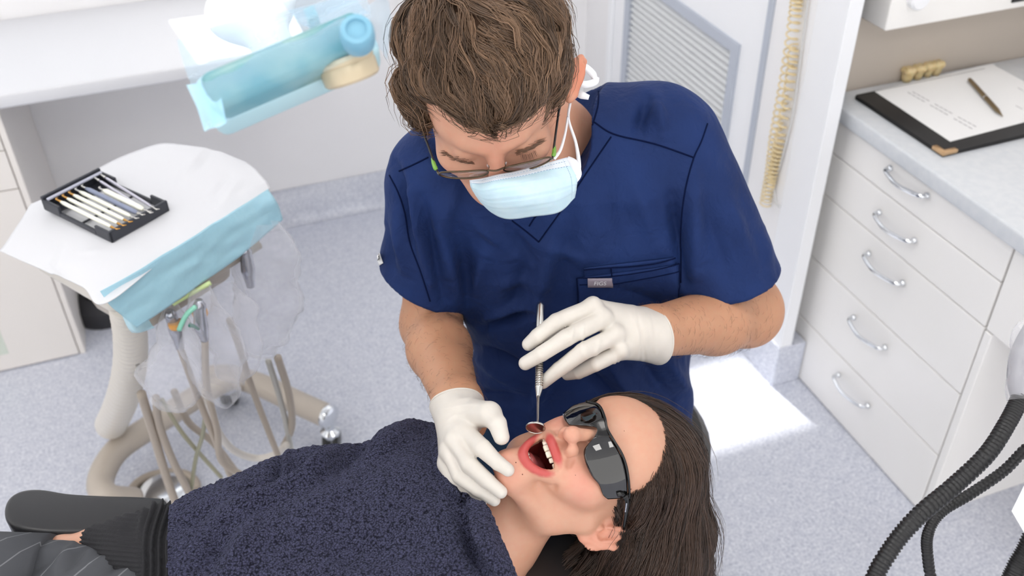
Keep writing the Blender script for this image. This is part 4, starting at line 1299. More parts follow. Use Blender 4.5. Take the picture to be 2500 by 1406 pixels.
link('body', me, M_skin2, pat, True, fix=False)
# moles
M_mole = mat('mole', (120, 74, 60), .6)
for x, y, r in ((1259.5, 1129, .0008), (1275.5, 1158, .0008), (1405, 1160, .0005), (1524, 1052, .0005), (1540, 1194, .0010)):
    p_ = on(BV_P, x, y, 0)
    if p_ is not None:
        X_, F_ = mesh_sdf(lambda P: ell(P, p_, np.eye(3), (r, r, r)), p_ - r * 1.6, p_ + r * 1.6, r * .5, 4)
        link('mole', np_mesh('mole', X_, F_), M_mole, pat, True, fix=False)
# teeth, gums, tongue
M_teeth = mat('tooth_enamel', (240, 232, 216), .22, noise=(120, (232, 222, 200)), Subsurface_Weight=.2, Subsurface_Scale=.002)
M_gum = mat('gum', (196, 92, 92), .3)
def arch(s, up): return (.0900 if up else .0785) - (19 if up else 24) * s * s
sw = [.0041, .0034, .0036, .0033, .0033, .0036, .0036]
def tooth(s, up, w, hgt):
    f = arch(s, up); g = -38 * s if up else -44 * s
    tx = unit(Sp + Fp * g); nx = unit(np.cross(tx, Up)); nx = nx if nx @ Fp > 0 else -nx
    c = pp(s, f, MU + (.0105 if up else -.0158) + 9.0 * s * s)
    ax = [tx, nx, Up]
    def fn(P):
        q = np.abs((P - c) @ np.array(ax).T) - np.array([w * .5 - .0016, .0022 - .0012, hgt - .0016])
        return np.linalg.norm(np.maximum(q, 0), axis=1) + np.minimum(q.max(1), 0) - .0015
    X, Fq = mesh_sdf(fn, c - .013, c + .013, .0009, 6)
    link('tooth', np_mesh('tooth', X, Fq), M_teeth, pat, True, fix=False)
for up, lst, hg in ((True, sw, .0058), (False, [.0029, .0031, .0034, .0036, .0036], .0044)):
    for sg in (-1, 1):
        acc = 0
        for k, w in enumerate(lst):
            wd = w * 2 if k < 1 else w * 1.9
            s_ = acc + wd / 2; acc += wd * (1 - .05 * k)
            if s_ > (.027 if up else .013): break
            tooth(s_ * sg, up, wd * .96, hg * (1 - .05 * k))
for up in (True, False):
    ss = np.linspace(-.022, .022, 21) if up else np.linspace(-.015, .015, 21)
    P_ = [pp(s, arch(s, up) - .003, MU + (.0185 if up else -.0215) + 9.0 * s * s) for s in ss]
    MB().tube(P_, .0042, 10).build('gum', M_gum, pat, True)
M_tong = mat('tongue', (168, 84, 84), .35, bump=(900, .4, .0006), Subsurface_Weight=.1)
X_, F_ = mesh_sdf(lambda P: smin(ell(P, pp(0, .055, MU - .0115), PA, (.020, .026, .0085)), ell(P, pp(0, .040, MU - .004), PA, (.02, .02, .010)), .01), pp(0, .055, MU) - .05, pp(0, .055, MU) + .05, .0018)
link('tongue', np_mesh('tongue', X_, F_), M_tong, pat, True, fix=False)

# ------------------------------------------------------------------ patient: wraparound glasses
sg_ = thing('sunglasses', 'black wraparound protective glasses on the patient', 'glasses', at(1480, 1110, 1.12))
M_dark = mat('dark_lens', (9, 8, 10), .04, 0.0, Coat_Weight=1.0, Coat_Roughness=.02)
M_blk = mat('gloss_black_plastic', (12, 12, 13), .18)
shc = pp(0, .022, .020)
def shield(P): return ell(P, shc, PA, (.074, .089, .075))
Xw, Fw = mesh_sdf(shield, shc - .11, shc + .11, .004)
BV_W = bvh_of(Xw, Fw)
def lens_patch(l, r, name, m, n=16, k=26, lift=0.0, th=.0022):
    L_ = spline(l, k); R_ = spline(r, k)
    G_ = np.array([[on(BV_W, *(L_[j] + (R_[j] - L_[j]) * i / (n - 1)), lift, 1.16) for i in range(n)] for j in range(k)])
    o = MB().grid(G_).build(name, m, sg_, True); thicken(o, th, -1); return G_
lens_patch([(1452, 1066), (1432, 1088), (1425, 1104), (1430, 1132), (1445, 1163), (1462, 1183), (1472, 1208), (1484, 1219)], [(1478, 1050), (1494, 1074), (1512, 1104), (1524, 1130), (1530, 1158), (1532, 1185), (1531, 1205), (1520, 1217)], 'lens', M_dark)
lens_patch([(1400, 988), (1384, 1000), (1374, 1010), (1378, 1024), (1388, 1037)], [(1434, 980), (1452, 984), (1466, 1000), (1474, 1022), (1478, 1042)], 'lens', M_dark)
lens_patch([(1440, 1036), (1447, 1040), (1456, 1044), (1458, 1052), (1452, 1066)], [(1474, 1020), (1478, 1034), (1481, 1044), (1484, 1056), (1488, 1066)], 'bridge', M_blk, lift=.0006)
edge = spline([(1432, 980), (1462, 990), (1476, 1018), (1482, 1046), (1500, 1078), (1518, 1108), (1529, 1140), (1535, 1180), (1536, 1222)], 40)
MB().tube(np.array([on(BV_W, x, y, .0004, 1.16) for x, y in edge]), .0016, 8).build('brow_bar', M_blk, sg_, True)
hg = on(BV_W, 1524, 1208, .001, 1.16)
tip = pp(.083, -.010, .022)
MB().tube(spline([hg, at(1530, 1222, proj(hg)[2] + .002), at(1528, 1252, proj(hg)[2] + .012), at(1522, 1290, proj(hg)[2] + .03)], 18), np.interp(np.linspace(0, 1, 18), [0, .3, 1], [.005, .0034, .0022]), 10).build('temple_arm', M_blk, sg_, True)
MB().tube(spline([on(BV_W, 1506, 1206, .001, 1.16), on(BV_W, 1516, 1204, .001, 1.16), on(BV_W, 1526, 1212, .001, 1.16)], 8), .0032, 8).build('hinge', M_blk, sg_, True)
# small pale print along the temple arm
tA, tB = at(1529.5, 1228, proj(hg)[2] - .003), at(1526.5, 1250, proj(hg)[2] + .006)
ex = unit(tB - tA); ey = unit(np.cross(-FV, ex)); tcn = (tA + tB) / 2
for k in range(7):
    c = tA + (tB - tA) * (k + .5) / 7
    MB().box(c - .0007, c + .0007, 0, R=np.array([ex, ey, -FV]).T, c=c - FV * .0008).build('arm_print', mat('pale_print', (170, 175, 190), .5) if k == 0 else bpy.data.materials['pale_print'], sg_)

# ------------------------------------------------------------------ patient: hair
def phair(P):
    s = ell(P, pp(0, -.022, .052), PA, (.084, .096, .094))
    s = smin(s, chain(P, [at(1590, 1160, 1.215), at(1580, 1330, 1.262), at(1560, 1500, 1.35)], [.052, .070, .085], .03), .03)
    s = smin(s, chain(P, [at(1648, 1112, 1.255), at(1658, 1280, 1.30), at(1656, 1500, 1.38)], [.026, .031, .038], .03), .03)
    s = smin(s, chain(P, [at(1500, 1390, 1.255), at(1430, 1420, 1.270), at(1365, 1470, 1.30)], [.034, .036, .042], .03), .02)
    s = smax(s, -ell(P, pp(-.004, .086, .004), PA, (.098, .066, .088)), .010)
    s = smax(s, -ell(P, pp(.06, .030, -.045), PA, (.050, .058, .066)), .010)
    s = smax(s, -ell(P, EARC + eo * .010 + en * .016 - Up * .002, [eo, en, Up], (.028, .026, .040)), .006)
    s = smax(s, -ell(P, at(1462, 1248, 1.17), np.array([RV, DV, FV]), (.028, .034, .06)), .006)
    s = smax(s, -cone(P, pp(0, -.012, -.085), NB0, .05, .060), .01)
    return s - .0030 * vnoise(P, 30)
lo = np.min([PO, at(1300, 1500, 1.3), at(1760, 1500, 1.45)], 0) - .10; hi = np.max([PO, at(1700, 1000, 1.35)], 0) + .13
Xq, Fq_ = mesh_sdf(phair, lo, hi, .0038)
BV_PH = bvh_of(Xq, Fq_)
me = np_mesh('hair', Xq, Fq_); vcol(me, np.tile(np.array(lin(30, 22, 19)[:3]), (len(Xq), 1)))
link('hair', me, M_cap, pat, True, fix=False)
PG = [(1580, 985, .9, .3), (1640, 1020, .7, .7), (1690, 1080, .5, 1), (1625, 1080, .1, 1), (1600, 1150, -.15, 1), (1660, 1180, 0, 1), (1710, 1200, .15, 1), (1560, 1230, -.35, 1), (1600, 1280, -.2, 1), (1660, 1300, -.02, 1), (1725, 1300, .05, 1), (1530, 1290, -.3, 1),
      (1540, 1360, -.45, 1), (1620, 1380, -.3, 1), (1690, 1390, -.05, 1), (1480, 1370, -.8, .8), (1420, 1370, -1, .5), (1360, 1370, -1, .7), (1320, 1400, -.7, 1), (1735, 1380, 0, 1)]
rts = scatter(Xq, Fq_, 1350, lambda c: ((proj(c)[:, 1] < 1480) & ((c - PO) @ FV < .12) & ~((np.abs(proj(c)[:, 0] - 1455) < 62) & (np.abs(proj(c)[:, 1] - 1290) < 62) & ((c - PO) @ FV < .03))) * 1.0)
strands('hair_locks', BV_PH, rts, px_field(PG, 40), pat, M_hair2, ((20, 14, 12), (88, 66, 54)), clumps=9, step=.017, nseg=11, spread=.0040, lift=(.000, .006), rad=.00036, wave=.12, fly=.02)

cp = Xp[Fpq].mean(1); hv = phair(cp)
okp = (hv > -.002) & (hv < .005) & ((cp - PO) @ Fp > .0) & ((cp - PO) @ Up > .0)
hl = scatter(Xp, Fpq, 260, lambda c: okp * 1.0, 8)
strands('hairline', BV_PH, hl, px_field(PG, 40), pat, M_hair2, ((34, 25, 21), (88, 66, 54)), clumps=5, step=.009, nseg=8, spread=.0024, lift=(.0005, .003), rad=.00022, wave=.2, fly=.0)
# ------------------------------------------------------------------ patient: torso, sweater, trousers
M_knit = mat('black_knit', (30, 30, 34), .85, bump=(700, .4, .001))
M_suit = mat('grey_pinstripe_cloth', (70, 72, 76), .8, bump=(600, .2, .0005))
def stripes(m):
    nt = m.node_tree; b = nt.nodes['Principled BSDF']
    tc = nt.nodes.new('ShaderNodeNewGeometry'); mp = nt.nodes.new('ShaderNodeMapping')
    mp.inputs['Rotation'].default_value = (0, 0, math.radians(62))
    w = nt.nodes.new('ShaderNodeTexWave'); w.inputs['Scale'].default_value = 9; w.bands_direction = 'X'; w.inputs['Distortion'].default_value = .6; w.inputs['Detail Scale'].default_value = .4
    r = nt.nodes.new('ShaderNodeValToRGB'); r.color_ramp.elements[0].position = .990; r.color_ramp.elements[1].position = .9985
    r.color_ramp.elements[0].color = lin(66, 68, 73); r.color_ramp.elements[1].color = lin(112, 114, 118)
    nt.links.new(tc.outputs['Position'], mp.inputs[0]); nt.links.new(mp.outputs[0], w.inputs[0]); nt.links.new(w.outputs['Fac'], r.inputs[0]); nt.links.new(r.outputs[0], b.inputs['Base Color'])
stripes(M_suit)
KF = [(355, 1240, 345, 1400, 5, 5), (372, 1230, 362, 1400, 5, -4), (390, 1226, 380, 1400, 5, 5), (404, 1222, 396, 1400, 5, -4)]
def sleeve(P):
    s = chain(P, [at(430, 1318, 1.235), at(330, 1328, 1.232), at(238, 1322, 1.245)], [.044, .036, .022], .02)
    s = smin(s, ell(P, at(385, 1330, 1.232), np.array([RV, DV, FV]), (.024, .054, .045)), .01)
    s = smin(s, cone(P, at(400, 1390, 1.22), at(440, 1480, 1.22), .03, .05), .02)
    return s
Xk, Fk = mesh_sdf(sleeve, at(380, 1340, 1.23) - .16, at(380, 1340, 1.23) + .16, .0022)
Nk = vnormals(Xk, Fk); qk = proj(Xk)
wq = np.clip((qk[:, 0] - 335) / 20, 0, 1)
rib = .0011 * np.sin(qk[:, 1] * .55 - qk[:, 0] * .05) * (1 - wq) + .0042 * np.sin(qk[:, 0] * .33 + qk[:, 1] * .05 + 2 * np.sin(qk[:, 1] * .03)) * wq
Xk = Xk + Nk * (rib + .001 * vnoise(Xk, 40))[:, None]
link('sweater_sleeve', np_mesh('sweater_sleeve', Xk, Fk), M_knit, pat, True, fix=False, label='black ribbed sweater sleeve')
Xf, Ff = mesh_sdf(lambda P: chain(P, [at(300, 1324, 1.245), at(225, 1328, 1.248), at(150, 1352, 1.262), at(90, 1380, 1.275)], [.020, .0185, .022, .024], .01), at(200, 1350, 1.25) - .12, at(200, 1350, 1.25) + .12, .003)
me = np_mesh('forearm', Xf, Ff); vcol(me, np.tile(sk, (len(Xf), 1))); link('forearm', me, M_skin2, pat, True, fix=False)
TF = [(0, 1350, 150, 1340, 10, 4), (130, 1390, 180, 1330, 10, 7), (150, 1400, 210, 1340, 8, -6), (220, 1380, 300, 1345, 8, 6), (240, 1406, 330, 1350, 9, -6), (330, 1345, 350, 1400, 9, 5), (60, 1406, 120, 1370, 10, -4), (260, 1345, 340, 1342, 6, 4)]
def trou(P):
    s = chain(P, [at(330, 1425, 1.225), at(200, 1425, 1.225), at(-80, 1425, 1.25)], [.040, .044, .05], .02)
    s = smin(s, cone(P, at(300, 1378, 1.225), at(345, 1385, 1.225), .017, .012), .015)
    return smin(s, cone(P, at(140, 1365, 1.232), at(-60, 1372, 1.25), .02, .025), .02)
Xt, Ft = mesh_sdf(trou, at(140, 1400, 1.23) - .24, at(140, 1400, 1.23) + .24, .0036)
Xt = Xt + vnormals(Xt, Ft) * (folds(Xt, TF) + .0015 * vnoise(Xt, 25))[:, None]
link('trousers', np_mesh('trousers', Xt, Ft), M_suit, pat, True, fix=False, label='dark grey pinstripe trousers')

tcen = at_z(800, 1400, .705)
def jumper(P):
    return smin(ell(P, tcen, [RH, HF, UPZ], (.20, .14, .075)), ell(P, tcen + RH * .10, [RH, HF, UPZ], (.11, .17, .06)), .04)
Xj, Fj = mesh_sdf(jumper, tcen - (.5, .5, .14), tcen + (.5, .5, .14), .007)
link('sweater', np_mesh('sweater', Xj, Fj), M_knit, pat, True, fix=False, label='black knitted sweater')
for k in (0, 1):
    a_ = at_z(10, 1425 + 130 * k, .715)
    MB().tube(spline([a_ + RH * .05, a_ - RH * .25 + UPZ * .03, a_ - RH * .50 + UPZ * .02, a_ - RH * .85 - UPZ * .06], 20), np.linspace(.062, .042, 20), 16).build('trouser_leg', M_suit, pat, True)

# ------------------------------------------------------------------ towel over the chest
tw = None
M_towel = mat('navy_terry_cloth', (40, 41, 62), .95, Specular_IOR_Level=.1, Sheen_Weight=.12, Sheen_Roughness=.5)
def terry(m):
    nt = m.node_tree; b = nt.nodes['Principled BSDF']
    g = nt.nodes.new('ShaderNodeNewGeometry')
    w = nt.nodes.new('ShaderNodeTexNoise'); w.inputs['Scale'].default_value = 120
    ad = nt.nodes.new('ShaderNodeVectorMath'); ad.operation = 'MULTIPLY_ADD'; ad.inputs[1].default_value = (.006, .006, .006)
    nt.links.new(g.outputs['Position'], w.inputs['Vector']); nt.links.new(w.outputs['Color'], ad.inputs[0]); nt.links.new(g.outputs['Position'], ad.inputs[2])
    v = nt.nodes.new('ShaderNodeTexVoronoi'); v.inputs['Scale'].default_value = 420
    nt.links.new(ad.outputs[0], v.inputs['Vector'])
    r = nt.nodes.new('ShaderNodeValToRGB'); r.color_ramp.elements[0].position = .1; r.color_ramp.elements[1].position = .75
    r.color_ramp.elements[0].color = lin(80, 81, 108); r.color_ramp.elements[1].color = lin(22, 22, 33)  # shade in the gaps between loops is put into the colour
    nt.links.new(v.outputs['Distance'], r.inputs[0]); nt.links.new(r.outputs[0], b.inputs['Base Color'])
    bp = nt.nodes.new('ShaderNodeBump'); bp.invert = True; bp.inputs['Strength'].default_value = 1; bp.inputs['Distance'].default_value = .003
    nt.links.new(v.outputs['Distance'], bp.inputs['Height']); nt.links.new(bp.outputs[0], b.inputs['Normal'])
terry(M_towel)
M_towel.node_tree.nodes['Principled BSDF'].inputs['Sheen Tint'].default_value = (.6, .65, 1, 1)
TT = spline([(412, 1232), (455, 1203), (520, 1178), (600, 1146), (690, 1106), (755, 1089), (830, 1083), (905, 1058), (965, 1034), (1030, 1028), (1078, 1036)], 300)
LE = spline([(412, 1232), (409, 1300), (411, 1406), (414, 1520)], 200)
RE = spline([(1078, 1036), (1088, 1090), (1106, 1170), (1150, 1216), (1190, 1236), (1222, 1310), (1264, 1406), (1312, 1520)], 200)
BT = np.stack([np.linspace(414, 1312, 300), np.full(300, 1520.0)], 1)
u = np.linspace(0, 1, 300)[None, :, None]; v = np.linspace(0, 1, 200)[:, None, None]
Q2 = (1 - v) * TT[None] + v * BT[None] + (1 - u) * LE[:, None] + u * RE[:, None] - ((1 - u) * (1 - v) * TT[0] + u * (1 - v) * TT[-1] + (1 - u) * v * BT[0] + u * v * BT[-1])
vv, uu = v[..., 0], u[..., 0]
Zt = .800 + .012 * uu + .062 * np.sin(np.pi * np.clip(vv * .62 + .02, 0, 1)) ** .7 + .010 * np.exp(-((uu - .97) / .03) ** 2)
Gt = np.zeros((200, 300, 3))
Rr = (((Q2[..., 0] - CX) / F)[..., None] * RV + ((Q2[..., 1] - CY) / F)[..., None] * DV + FV)
Gt = CAM + Rr * ((Zt - CAM[2]) / Rr[..., 2])[..., None]
KT = [(540, 1262, 720, 1182, 22, 9), (720, 1182, 850, 1100, 22, 10), (600, 1215, 740, 1135, 18, -8), (690, 1190, 700, 1110, 12, 5), (660, 1170, 690, 1112, 10, -5), (790, 1160, 900, 1070, 20, -9), (880, 1130, 1000, 1040, 26, 7), (640, 1300, 900, 1180, 40, 5),
      (430, 1290, 560, 1200, 20, -5), (470, 1250, 600, 1180, 18, 5), (560, 1380, 620, 1290, 30, 6), (480, 1400, 560, 1300, 26, -5), (1120, 1230, 1180, 1400, 22, -7), (1150, 1240, 1225, 1400, 14, 9), (900, 1230, 1060, 1120, 50, 5), (750, 1350, 1000, 1330, 50, -4)]
Pf = Gt.reshape(-1, 3)
gx = np.gradient(Gt, axis=1); gy = np.gradient(Gt, axis=0); Nt = np.cross(gx, gy); Nt /= np.linalg.norm(Nt, axis=2)[..., None]
Nt = np.where((Nt @ FV)[..., None] > 0, -Nt, Nt)
dt = 2.4 * folds(Pf, KT) + .003 * vnoise(Pf, 12) + .0013 * vnoise(Pf, 230) + .0009 * vnoise(Pf + 3.1, 420)
Gt = Gt + Nt * dt.reshape(200, 300)[..., None]
# the far edge hangs down over her side
drop = np.array([Gt[0] + UPZ * -z_ + HF * (.012 * math.sin(z_ * 12)) for z_ in (.10, .07, .045, .022, .008)])
Gt = np.concatenate([drop, Gt], 0)
na, nb_ = Gt.shape[:2]
ii = np.arange(na * nb_).reshape(na, nb_)
me = np_mesh('towel', Gt.reshape(-1, 3), np.stack([ii[:-1, :-1], ii[:-1, 1:], ii[1:, 1:], ii[1:, :-1]], -1).reshape(-1, 4))
to = link('towel', me, M_towel, None, True, label='dark navy terry towel spread over the patient', category='towel')
thicken(to, .007, -1)

# ------------------------------------------------------------------ dental mirror
M_steel = mat('brushed_steel', (205, 203, 198), .22, 1.0)
mi = thing('dental_mirror', 'steel dental mirror held over the open mouth', 'mirror', at(1308, 1040, 1.2))
A, Bq, Cq, Dq = at(1319.5, 736, 1.272), at(1316, 948, 1.212), at(1314, 966, 1.206), at(1313, 1024, 1.158)
ax = unit(Bq - A); L1 = np.linalg.norm(Bq - A)
MB().lathe([(.0015, 0), (.0038, .002), (.0052, .007), (.0053, .03), (.0053, L1 * .62), (.0046, L1 * .66)], A, ax, 20).build('handle', M_steel, mi, 'auto')
pr = []
for k in range(12):
    h = L1 * .66 + k * (L1 * .32) / 12
    pr += [(.0046, h), (.0050, h + .0008), (.0050, h + .0020), (.0044, h + .0024)]
MB().lathe(pr + [(.0050, L1 * .985), (.0046, L1)], A, ax, 20).build('knurled_grip', M_steel, mi, 'auto')
MB().lathe([(.0046, 0), (.0026, np.linalg.norm(Cq - Bq)), (.0020, np.linalg.norm(Cq - Bq) + .003)], Bq, Cq - Bq, 16).build('collar', M_steel, mi, 'auto')
MB().tube(spline([Cq, (Cq + Dq) / 2, Dq, at(1311, 1034, 1.150)], 14), np.linspace(.0019, .0010, 14), 10).build('shank', M_steel, mi, True)
mn = unit(cv(-.10, -.50, -.62)); mc = at(1308, 1041, 1.146)
mn = unit(cv(-.08, .76, -.64))
MB().lathe([(.0098, 0), (.0116, .0006), (.0118, .0022), (.0112, .0026), (.0108, .0022)], mc, mn, 32).build('mirror_rim', M_steel, mi, 'auto')
MB().lathe([(.0107, .0021), (.0106, .0024)], mc, mn, 32).build('mirror_glass', mat('mirror_glass', (176, 160, 154), .18, 1.0), mi)

# ------------------------------------------------------------------ films and plastic
def film(name, tint, fac, rough=.25, diff=(.9, .93, .96, 1)):
    m = bpy.data.materials.new(name); m.use_nodes = True
    nt = m.node_tree; b = nt.nodes['Principled BSDF']; o = nt.nodes['Material Output']
    b.inputs['Base Color'].default_value = diff; b.inputs['Roughness'].default_value = rough
    t = nt.nodes.new('ShaderNodeBsdfTransparent'); t.inputs[0].default_value = tint
    x = nt.nodes.new('ShaderNodeMixShader')
    lw = nt.nodes.new('ShaderNodeLayerWeight'); lw.inputs[0].default_value = .35
    mr = nt.nodes.new('ShaderNodeMapRange'); mr.inputs[3].default_value = fac; mr.inputs[4].default_value = min(1, fac + .5)
    nt.links.new(lw.outputs['Facing'], mr.inputs[0]); nt.links.new(mr.outputs[0], x.inputs[0])
    nt.links.new(t.outputs[0], x.inputs[1]); nt.links.new(b.outputs[0], x.inputs[2]); nt.links.new(x.outputs[0], o.inputs[0])
    g = nt.nodes.new('ShaderNodeNewGeometry'); n = nt.nodes.new('ShaderNodeTexNoise'); n.inputs['Scale'].default_value = 45; n.inputs['Detail'].default_value = 3
    bp = nt.nodes.new('ShaderNodeBump'); bp.inputs['Strength'].default_value = .5; bp.inputs['Distance'].default_value = .004
    nt.links.new(g.outputs['Position'], n.inputs['Vector']); nt.links.new(n.outputs['Fac'], bp.inputs['Height']); nt.links.new(bp.outputs[0], b.inputs['Normal'])
    return m
M_bfilm = film('blue_barrier_film', (.88, .95, 1, 1), .06, .4, lin(190, 216, 232))
M_bfilm2 = film('blue_wrap_film', (.80, .93, 1, 1), .62, .14, lin(192, 236, 250))
M_bag = film('clear_sleeve_film', (.98, .98, .99, 1), .10, .14, lin(242, 242, 246))

# ------------------------------------------------------------------ overhead dental light
lt = thing('dental_light', 'overhead dental light wrapped in blue film with a gold handle cap', 'lamp', at(700, 150, .76))
M_teal2 = mat('teal_wrapped_housing', (92, 150, 160), .35, noise=(24, (132, 168, 168), 2))
M_rim = mat('pale_teal_edge', (180, 214, 222), .4)
E1 = unit(at(905, 98, .765) - at(520, 262, .745)); E3 = unit(-FV - E1 * (-FV @ E1)); E3 = unit(E3 + .12 * np.cross(E3, E1)); E2 = np.cross(E3, E1)
Rl = np.array([E1, E2, E3]).T
c_ = at(706, 165, .772)
MB().box((-.0665, -.0165, -.020), (.0665, .0165, .020), .008, 4, R=Rl, c=c_).build('lamp_front', M_teal2, lt, 'auto')
MB().box((-.072, -.021, -.045), (.074, .021, .0), .010, 4, R=Rl, c=c_ - E3 * .022 + (E2 if E2 @ DV < 0 else -E2) * .004).build('lamp_housing', M_rim, lt, 'auto')
kn = at(872, 84, .735)
MB().lathe([(.0128, -.012), (.0135, -.004), (.0132, .006), (.0115, .010), (.008, .0105), (.0075, .0085)], kn, E3, 28).build('joint_knob', mat('blue_wrapped_knob', (120, 172, 196), .35), lt, 'auto')
gc = at(862, 196, .785); ga = unit(cv(-.30, -.88, -.36))
MB().lathe([(.0212, 0), (.0230, .002), (.0232, .013), (.0222, .0145), (.0222, .0150), (.0230, .0155), (.0230, .0185), (.020, .021)], gc, ga, 40).build('handle_cap', mat('champagne_cap', (196, 180, 152), .4, .2), lt, 'auto', label='champagne gold handle cap')
wj = at(612, 18, .84)
X_, F_ = mesh_sdf(lambda P: smin(ell(P, wj, np.array([E1, E2, E3]), (.040, .028, .03)), cone(P, wj, c_ - E3 * .03, .02, .016), .02), wj - .1, wj + .1, .004)
link('joint_cover', np_mesh('joint_cover', X_, F_), M_white2, lt, True, fix=False)
ta = wj + np.array([0, 0, .02])
MB().tube(spline([ta, ta + np.array([-.05, .06, .35]), ta + np.array([-.15, .25, .75]), np.array([ta[0] - .15, ta[1] + .25, 2.699])], 24), .018, 14).build('arm', M_white2, lt, True)
MB().box(c_ + (E2 if E2 @ DV < 0 else -E2) * .038 - E3 * .03 + E1 * .035 - .02, c_ + .02, .006, 3, R=Rl, c=c_ + (E2 if E2 @ DV < 0 else -E2) * .042 - E3 * .028 + E1 * .036).build('upper_housing', mat('grey_teal_housing', (168, 196, 194), .4), lt, 'auto')
def sheet(rows, nu, nv, name, m, parent, crumple=.002, sc=40, th=None):
    G_ = surf([[at(*p) for p in r] for r in rows], nu, nv)
    G_ = G_ - FV * (crumple * vnoise(G_, sc))[..., None] + UPZ * (crumple * .6 * vnoise(G_ + 5.0, sc * 1.7))[..., None]
    o = MB().grid(G_).build(name, m, parent, True)
    if th: thicken(o, th)
    return o
sheet([[(430, 96, .80), (560, 58, .80), (720, 20, .80), (890, -14, .80)], [(446, 150, .775), (560, 128, .765), (720, 78, .765), (900, 14, .77)],
       [(472, 225, .745), (540, 212, .735), (710, 142, .738), (905, 62, .745)], [(500, 316, .742), (548, 296, .728), (725, 214, .735), (915, 118, .748)]], 46, 30, 'film_wrap', M_bfilm, lt, .003, 38)
sheet([[(898, 10, .76), (930, -8, .765), (950, 5, .77)], [(905, 60, .75), (935, 55, .755), (955, 62, .77)], [(915, 112, .752), (930, 125, .758), (945, 150, .77)]], 18, 18, 'film_tail', M_bfilm, lt, .003, 40)
sheet([[(455, 205, .760), (490, 200, .752), (530, 190, .75)], [(480, 262, .755), (510, 262, .745), (545, 262, .74)], [(498, 318, .752), (520, 312, .742), (552, 300, .738)]], 16, 16, 'film_tail', M_bfilm2, lt, .002, 50)
sheet([[(690, 8, .79), (760, -10, .79), (860, -20, .79)], [(740, 60, .775), (800, 40, .775), (880, 10, .775)], [(790, 92, .76), (840, 70, .76), (900, 30, .765)]], 20, 16, 'film_tail', M_bfilm, lt, .004, 40)

# ------------------------------------------------------------------ delivery cart
M_beige = mat('beige_enamel', (226, 220, 210), .35)
M_tube = mat('warm_grey_tube', (188, 178, 166), .35)
M_hose = mat('taupe_hose', (178, 166, 152), .45)
TZ = .862
A, Bq = at_z(258, 728, TZ), at_z(668, 488, TZ)
e1 = unit(Bq - A); e2 = np.array([-e1[1], e1[0], 0]); e2 = e2 if e2 @ HF > 0 else -e2
Lt = np.linalg.norm(Bq - A)
ct = thing('instrument_cart', 'mobile dental delivery cart with blue wrapped tray edge and tube base', 'cart', at_z(420, 1010, 0))
Rt = np.array([e1, e2, UPZ]).T
tcn = A + e1 * Lt / 2 + e2 * .13; tcn[2] = TZ - .03
MB().box((-Lt / 2 + .03, -.13, -.03), (Lt / 2, .08, .026), .012, 3, R=Rt, c=tcn).build('tray', M_beige, ct, 'auto')
uc = tcn + e2 * .0 - UPZ * .075
MB().box((-Lt / 2 + .10, -.08, -.05), (Lt / 2 - .03, .06, .05), .02, 3, R=Rt, c=uc).build('control_housing', M_tube, ct, 'auto')
fr = [[(246, 712, 0), (340, 657, 0), (450, 590, 0), (560, 520, 0), (655, 462, 0)], [(268, 745, 1), (360, 690, 1), (468, 622, 1), (572, 552, 1), (672, 488, 1)], [(300, 772, 2), (390, 716, 2), (495, 646, 2), (594, 576, 2), (682, 508, 2)], [(332, 800, 3), (420, 742, 3), (522, 672, 3), (614, 602, 3), (690, 536, 3)]]
rows = []
for r in fr:
    rr = []
    for (x, y, k) in r:
        if k == 0: p = at_z(x, y, TZ + .0225)
        else:
            p = at_plane(x, y, 2, TZ + .012 - .022 * (k - 1)) if k < 1 else None
            q0 = A - e2 * (.006 + .002 * k); rr_ = ray(x, y)
            t_ = ((q0 - CAM) @ e2) / (rr_ @ e2); p = CAM + rr_ * t_
        rr.append(p)
    rows.append(rr)
G_ = surf(rows, 60, 24); G_ += e2 * (.0022 * vnoise(G_ * np.array([1, 1, 2.5]), 28))[..., None]
o = MB().grid(G_).build('barrier_film', M_bfilm2, ct, True, label='pale blue barrier film'); thicken(o, .0008)
G_ = surf([[at(298, 770, 1.56), at(320, 782, 1.55), at(362, 778, 1.57)], [at(312, 800, 1.57), at(332, 806, 1.56), at(372, 794, 1.58)], [at(322, 812, 1.58), at(342, 812, 1.57), at(378, 800, 1.59)]], 14, 10)
MB().grid(G_).build('film_tail', M_bfilm2, ct, True)
# gaiter column
P_ = spline([at(306, 742, 1.60), at(318, 820, 1.70), at(316, 900, 1.82), at(296, 980, 2.0), at_z(268, 1042, .15)], 150)
rd = np.interp(np.linspace(0, 1, 150), [0, .55, .9, .97, 1], [.026, .030, .033, .034, .026])
rd = rd + .0013 * np.sin(np.arange(150) * 1.45)
MB().tube(P_, rd, 22).build('ribbed_column', M_beige, ct, True)
zb = .115
P_ = spline([at_z(x, y, zb - .05 * (k == 0)) for k, (x, y) in enumerate(((330, 1222), (262, 1212), (246, 1170), (285, 1100), (370, 1040), (470, 975), (560, 925), (600, 928)))], 60)
MB().tube(P_, .029, 18).build('base_tube', M_tube, ct, True)
P_ = spline([at_z(x, y, zb - .01) for x, y in ((500, 920), (560, 918), (640, 942), (720, 980), (800, 1016))], 40)
MB().tube(P_, .029, 18).build('base_tube', M_tube, ct, True)
dr_ = unit(P_[-1] - P_[-4])
MB().lathe([(.0295, 0), (.030, .006), (.028, .014), (.02, .018)], P_[-1] - dr_ * .004, dr_, 22).build('end_cap', M_chrome, ct, 'auto')
